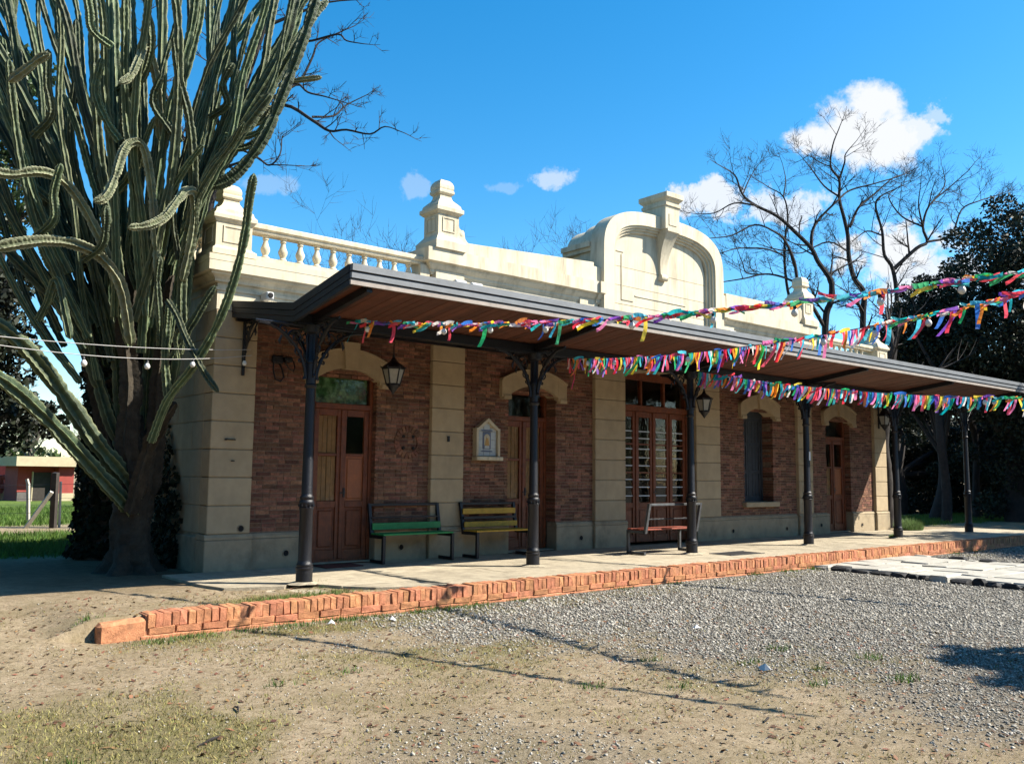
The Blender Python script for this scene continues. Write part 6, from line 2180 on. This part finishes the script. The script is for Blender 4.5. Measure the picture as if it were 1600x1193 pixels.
# green tufts
rt = np.random.default_rng(12)
tuf = [(-1.7, -3.3, .25), (-1.3, -3.28, .3), (-0.75, -3.25, .22), (-0.35, -3.3, .3), (0.15, -3.22, .25), (0.30, -3.25, .3), (0.62, -3.25, .2), (1.3, -3.22, .25), (1.62, -3.22, .3), (2.0, -3.24, .3), (1.15, -3.26, .25), (2.7, -3.22, .2), (7.6, -3.2, .2), (8.5, -3.2, .25), (9.2, -3.25, .3), (0.0, -2.75, .4), (0.4, -2.7, .35), (-0.4, -2.75, .3), (0.75, -1.75, .1), (0.6, -2.08, .08), (-2.15, -2.9, .15), (1.35, -6.5, .14), (0.3, -6.9, .15), (0.75, -7.3, .12), (1.9, -7.1, .14), (2.6, -6.9, .16), (2.9, -7.6, .16), (2.3, -8.2, .18), (1.6, -7.9, .12), (2.1, -7.6, .1), (-3.2, -6.5, .2), (-1.5, -5.5, .12), (-0.9, -5.4, .14), (15.6, -3.2, .2), (14.6, -3.2, .2), (4.5, -3.22, .2), (5.6, -3.22, .2), (11.0, -4.4, .12), (10.2, -3.9, .1), (18.35, -0.2, .0)]
def tuft_d(x, y):
    d = np.zeros_like(x)
    for (tx, ty, rr_) in tuf:
        if rr_ > 0:
            d = np.maximum(d, np.clip(1.2 - np.hypot((x - tx) / rr_, (y - ty) / (rr_ * 0.55)), 0, 1))
    return d
blades(420000, 13, 0.055, 0.004, lambda x, y: tuft_d(x, y) * 0.8, (-4, 16), (-9, -1.6), M_grassg, 'green_weeds', 'green weed tufts along the foot of the kerb', lean=0.9)
blades(200000, 14, 0.11, 0.012, lambda x, y: m_lawn(x, y) * np.clip(9 / np.maximum(y, 3), 0.2, 1), (-9, 6), (3.3, 24), M_lawn, 'lawn', 'bright green lawn beyond the ivy trunk', lean=0.8, viewcull=False)
blades(40000, 15, 0.10, 0.010, lambda x, y: m_lawn(x, y), (18.4, 32), (-2, 4), M_lawn, 'side_grass', 'green grass strip beside the right building corner', lean=0.8, viewcull=False)
# bush of weeds at the right corner
for i, (x, y, rr_, hh, lb) in enumerate(((18.45, -0.35, 0.45, 0.32, 'bright green weed clump at the foot of the right corner pier'), (14.98, -1.75, 0.18, 0.12, 'small weed growing by the foot of the fifth column'))):
    t = thing('weed_clump', (x, y, 0), lb, 'weeds')
    r = np.random.default_rng(200 + i)
    n = 2600 if i == 0 else 400
    a = r.random(n) * 6.283
    q = np.sqrt(r.random(n)) * rr_
    X, Yy = x + q * np.cos(a), y + q * np.sin(a) * 0.7
    H_ = hh * (1.05 - (q / rr_) ** 2 * 0.6) * (0.5 + 0.6 * r.random(n))
    ld = r.random(n) * 6.283
    w = 0.007 + 0.006 * r.random(n)
    V = np.stack([np.stack([X - w, Yy, 0 * X], -1), np.stack([X + w, Yy, 0 * X], -1), np.stack([X + np.cos(ld) * H_ * 0.5, Yy + np.sin(ld) * H_ * 0.5, H_], -1)], 1).reshape(-1, 3)
    np_obj('blades', V, np.arange(n * 3).reshape(n, 3), M_grassg, t)['kind'] = 'stuff'

# litter
def litter(x, y, s, label, seed):
    rs = random.Random(seed)
    b = MB()
    z = float(ground_z(x, y))
    n = 7
    ring = [(x + s * rs.uniform(.6, 1.1) * math.cos(6.283 * k / n), y + s * rs.uniform(.6, 1.1) * math.sin(6.283 * k / n), z + rs.uniform(0.003, s * 0.5)) for k in range(n)]
    b.add(ring + [(x, y, z + s * 1.0), (x, y, z + s * 0.3)], [(k, (k + 1) % n, n) for k in range(n)] + [((k + 1) % n, k, n + 1) for k in range(n)])
    o = b.build('paper_scrap', M_paper, org=(x, y, z))
    tag(o, label, 'litter', 'paper scraps in the yard')
litter(0.02, -3.42, 0.055, 'crumpled white paper scrap left of the weeds at the kerb', 1)
litter(0.66, -3.55, 0.05, 'crumpled white paper scrap right of the weeds at the kerb', 2)
litter(2.9, -5.75, 0.05, 'flat white paper scrap lying on the grey gravel', 3)
litter(1.75, -7.35, 0.06, 'white paper scrap on the dirt between the bunting shadows', 4)
def leaves_scatter(n, seed):
    r = np.random.default_rng(seed)
    x = r.uniform(-5, 5, n)
    y = r.uniform(-9.6, -1.5, n)
    ok, zf = in_view(x, y)
    x, y = x[ok], y[ok]
    k = len(x)
    s = (0.007 + 0.022 * r.random(k) ** 3)[:, None]
    a = r.random(k) * 6.283
    u = np.stack([np.cos(a), np.sin(a), r.normal(size=k) * 0.25], -1)
    v = np.stack([-np.sin(a), np.cos(a), r.normal(size=k) * 0.25], -1)
    P = np.stack([x, y, ground_z(x, y) + 0.008], -1)
    V = np.stack([P - u * s, P + v * s * 0.55, P + u * s, P - v * s * 0.55], 1).reshape(-1, 3)
    o = np_obj('fallen_leaves', V, np.arange(k * 4).reshape(k, 4), M_dryleaf)
    tag(o, 'small brown fallen leaves strewn over the dirt', 'leaves', kind='stuff')
leaves_scatter(16000, 21)
for i, (px, py, ln, an, lb) in enumerate(((330, 1158, 0.10, 0.4, 'short dark twig lying in the dry grass at lower left'), (372, 1106, 0.07, 1.2, 'small curled twig on the dirt path at lower left'), (1200, 1126, 0.06, 0.2, 'small dark twig on the dirt at lower right'))):
    d = dirpx(px, py)
    t = (-0.22 - CAM.z) / d.z
    p = CAM + d * t
    z = float(ground_z(p.x, p.y))
    b = MB().tube([(-ln * math.cos(an) + p.x, -ln * math.sin(an) + p.y, z + 0.008), (p.x, p.y, z + 0.02), (p.x + ln * math.cos(an + .3), p.y + ln * math.sin(an + .3), z + 0.01)], [0.004, 0.009, 0.004], 5)
    o = b.build('twig', M_bark, org=(p.x, p.y, z))
    tag(o, lb, 'twig', 'twigs on the ground')
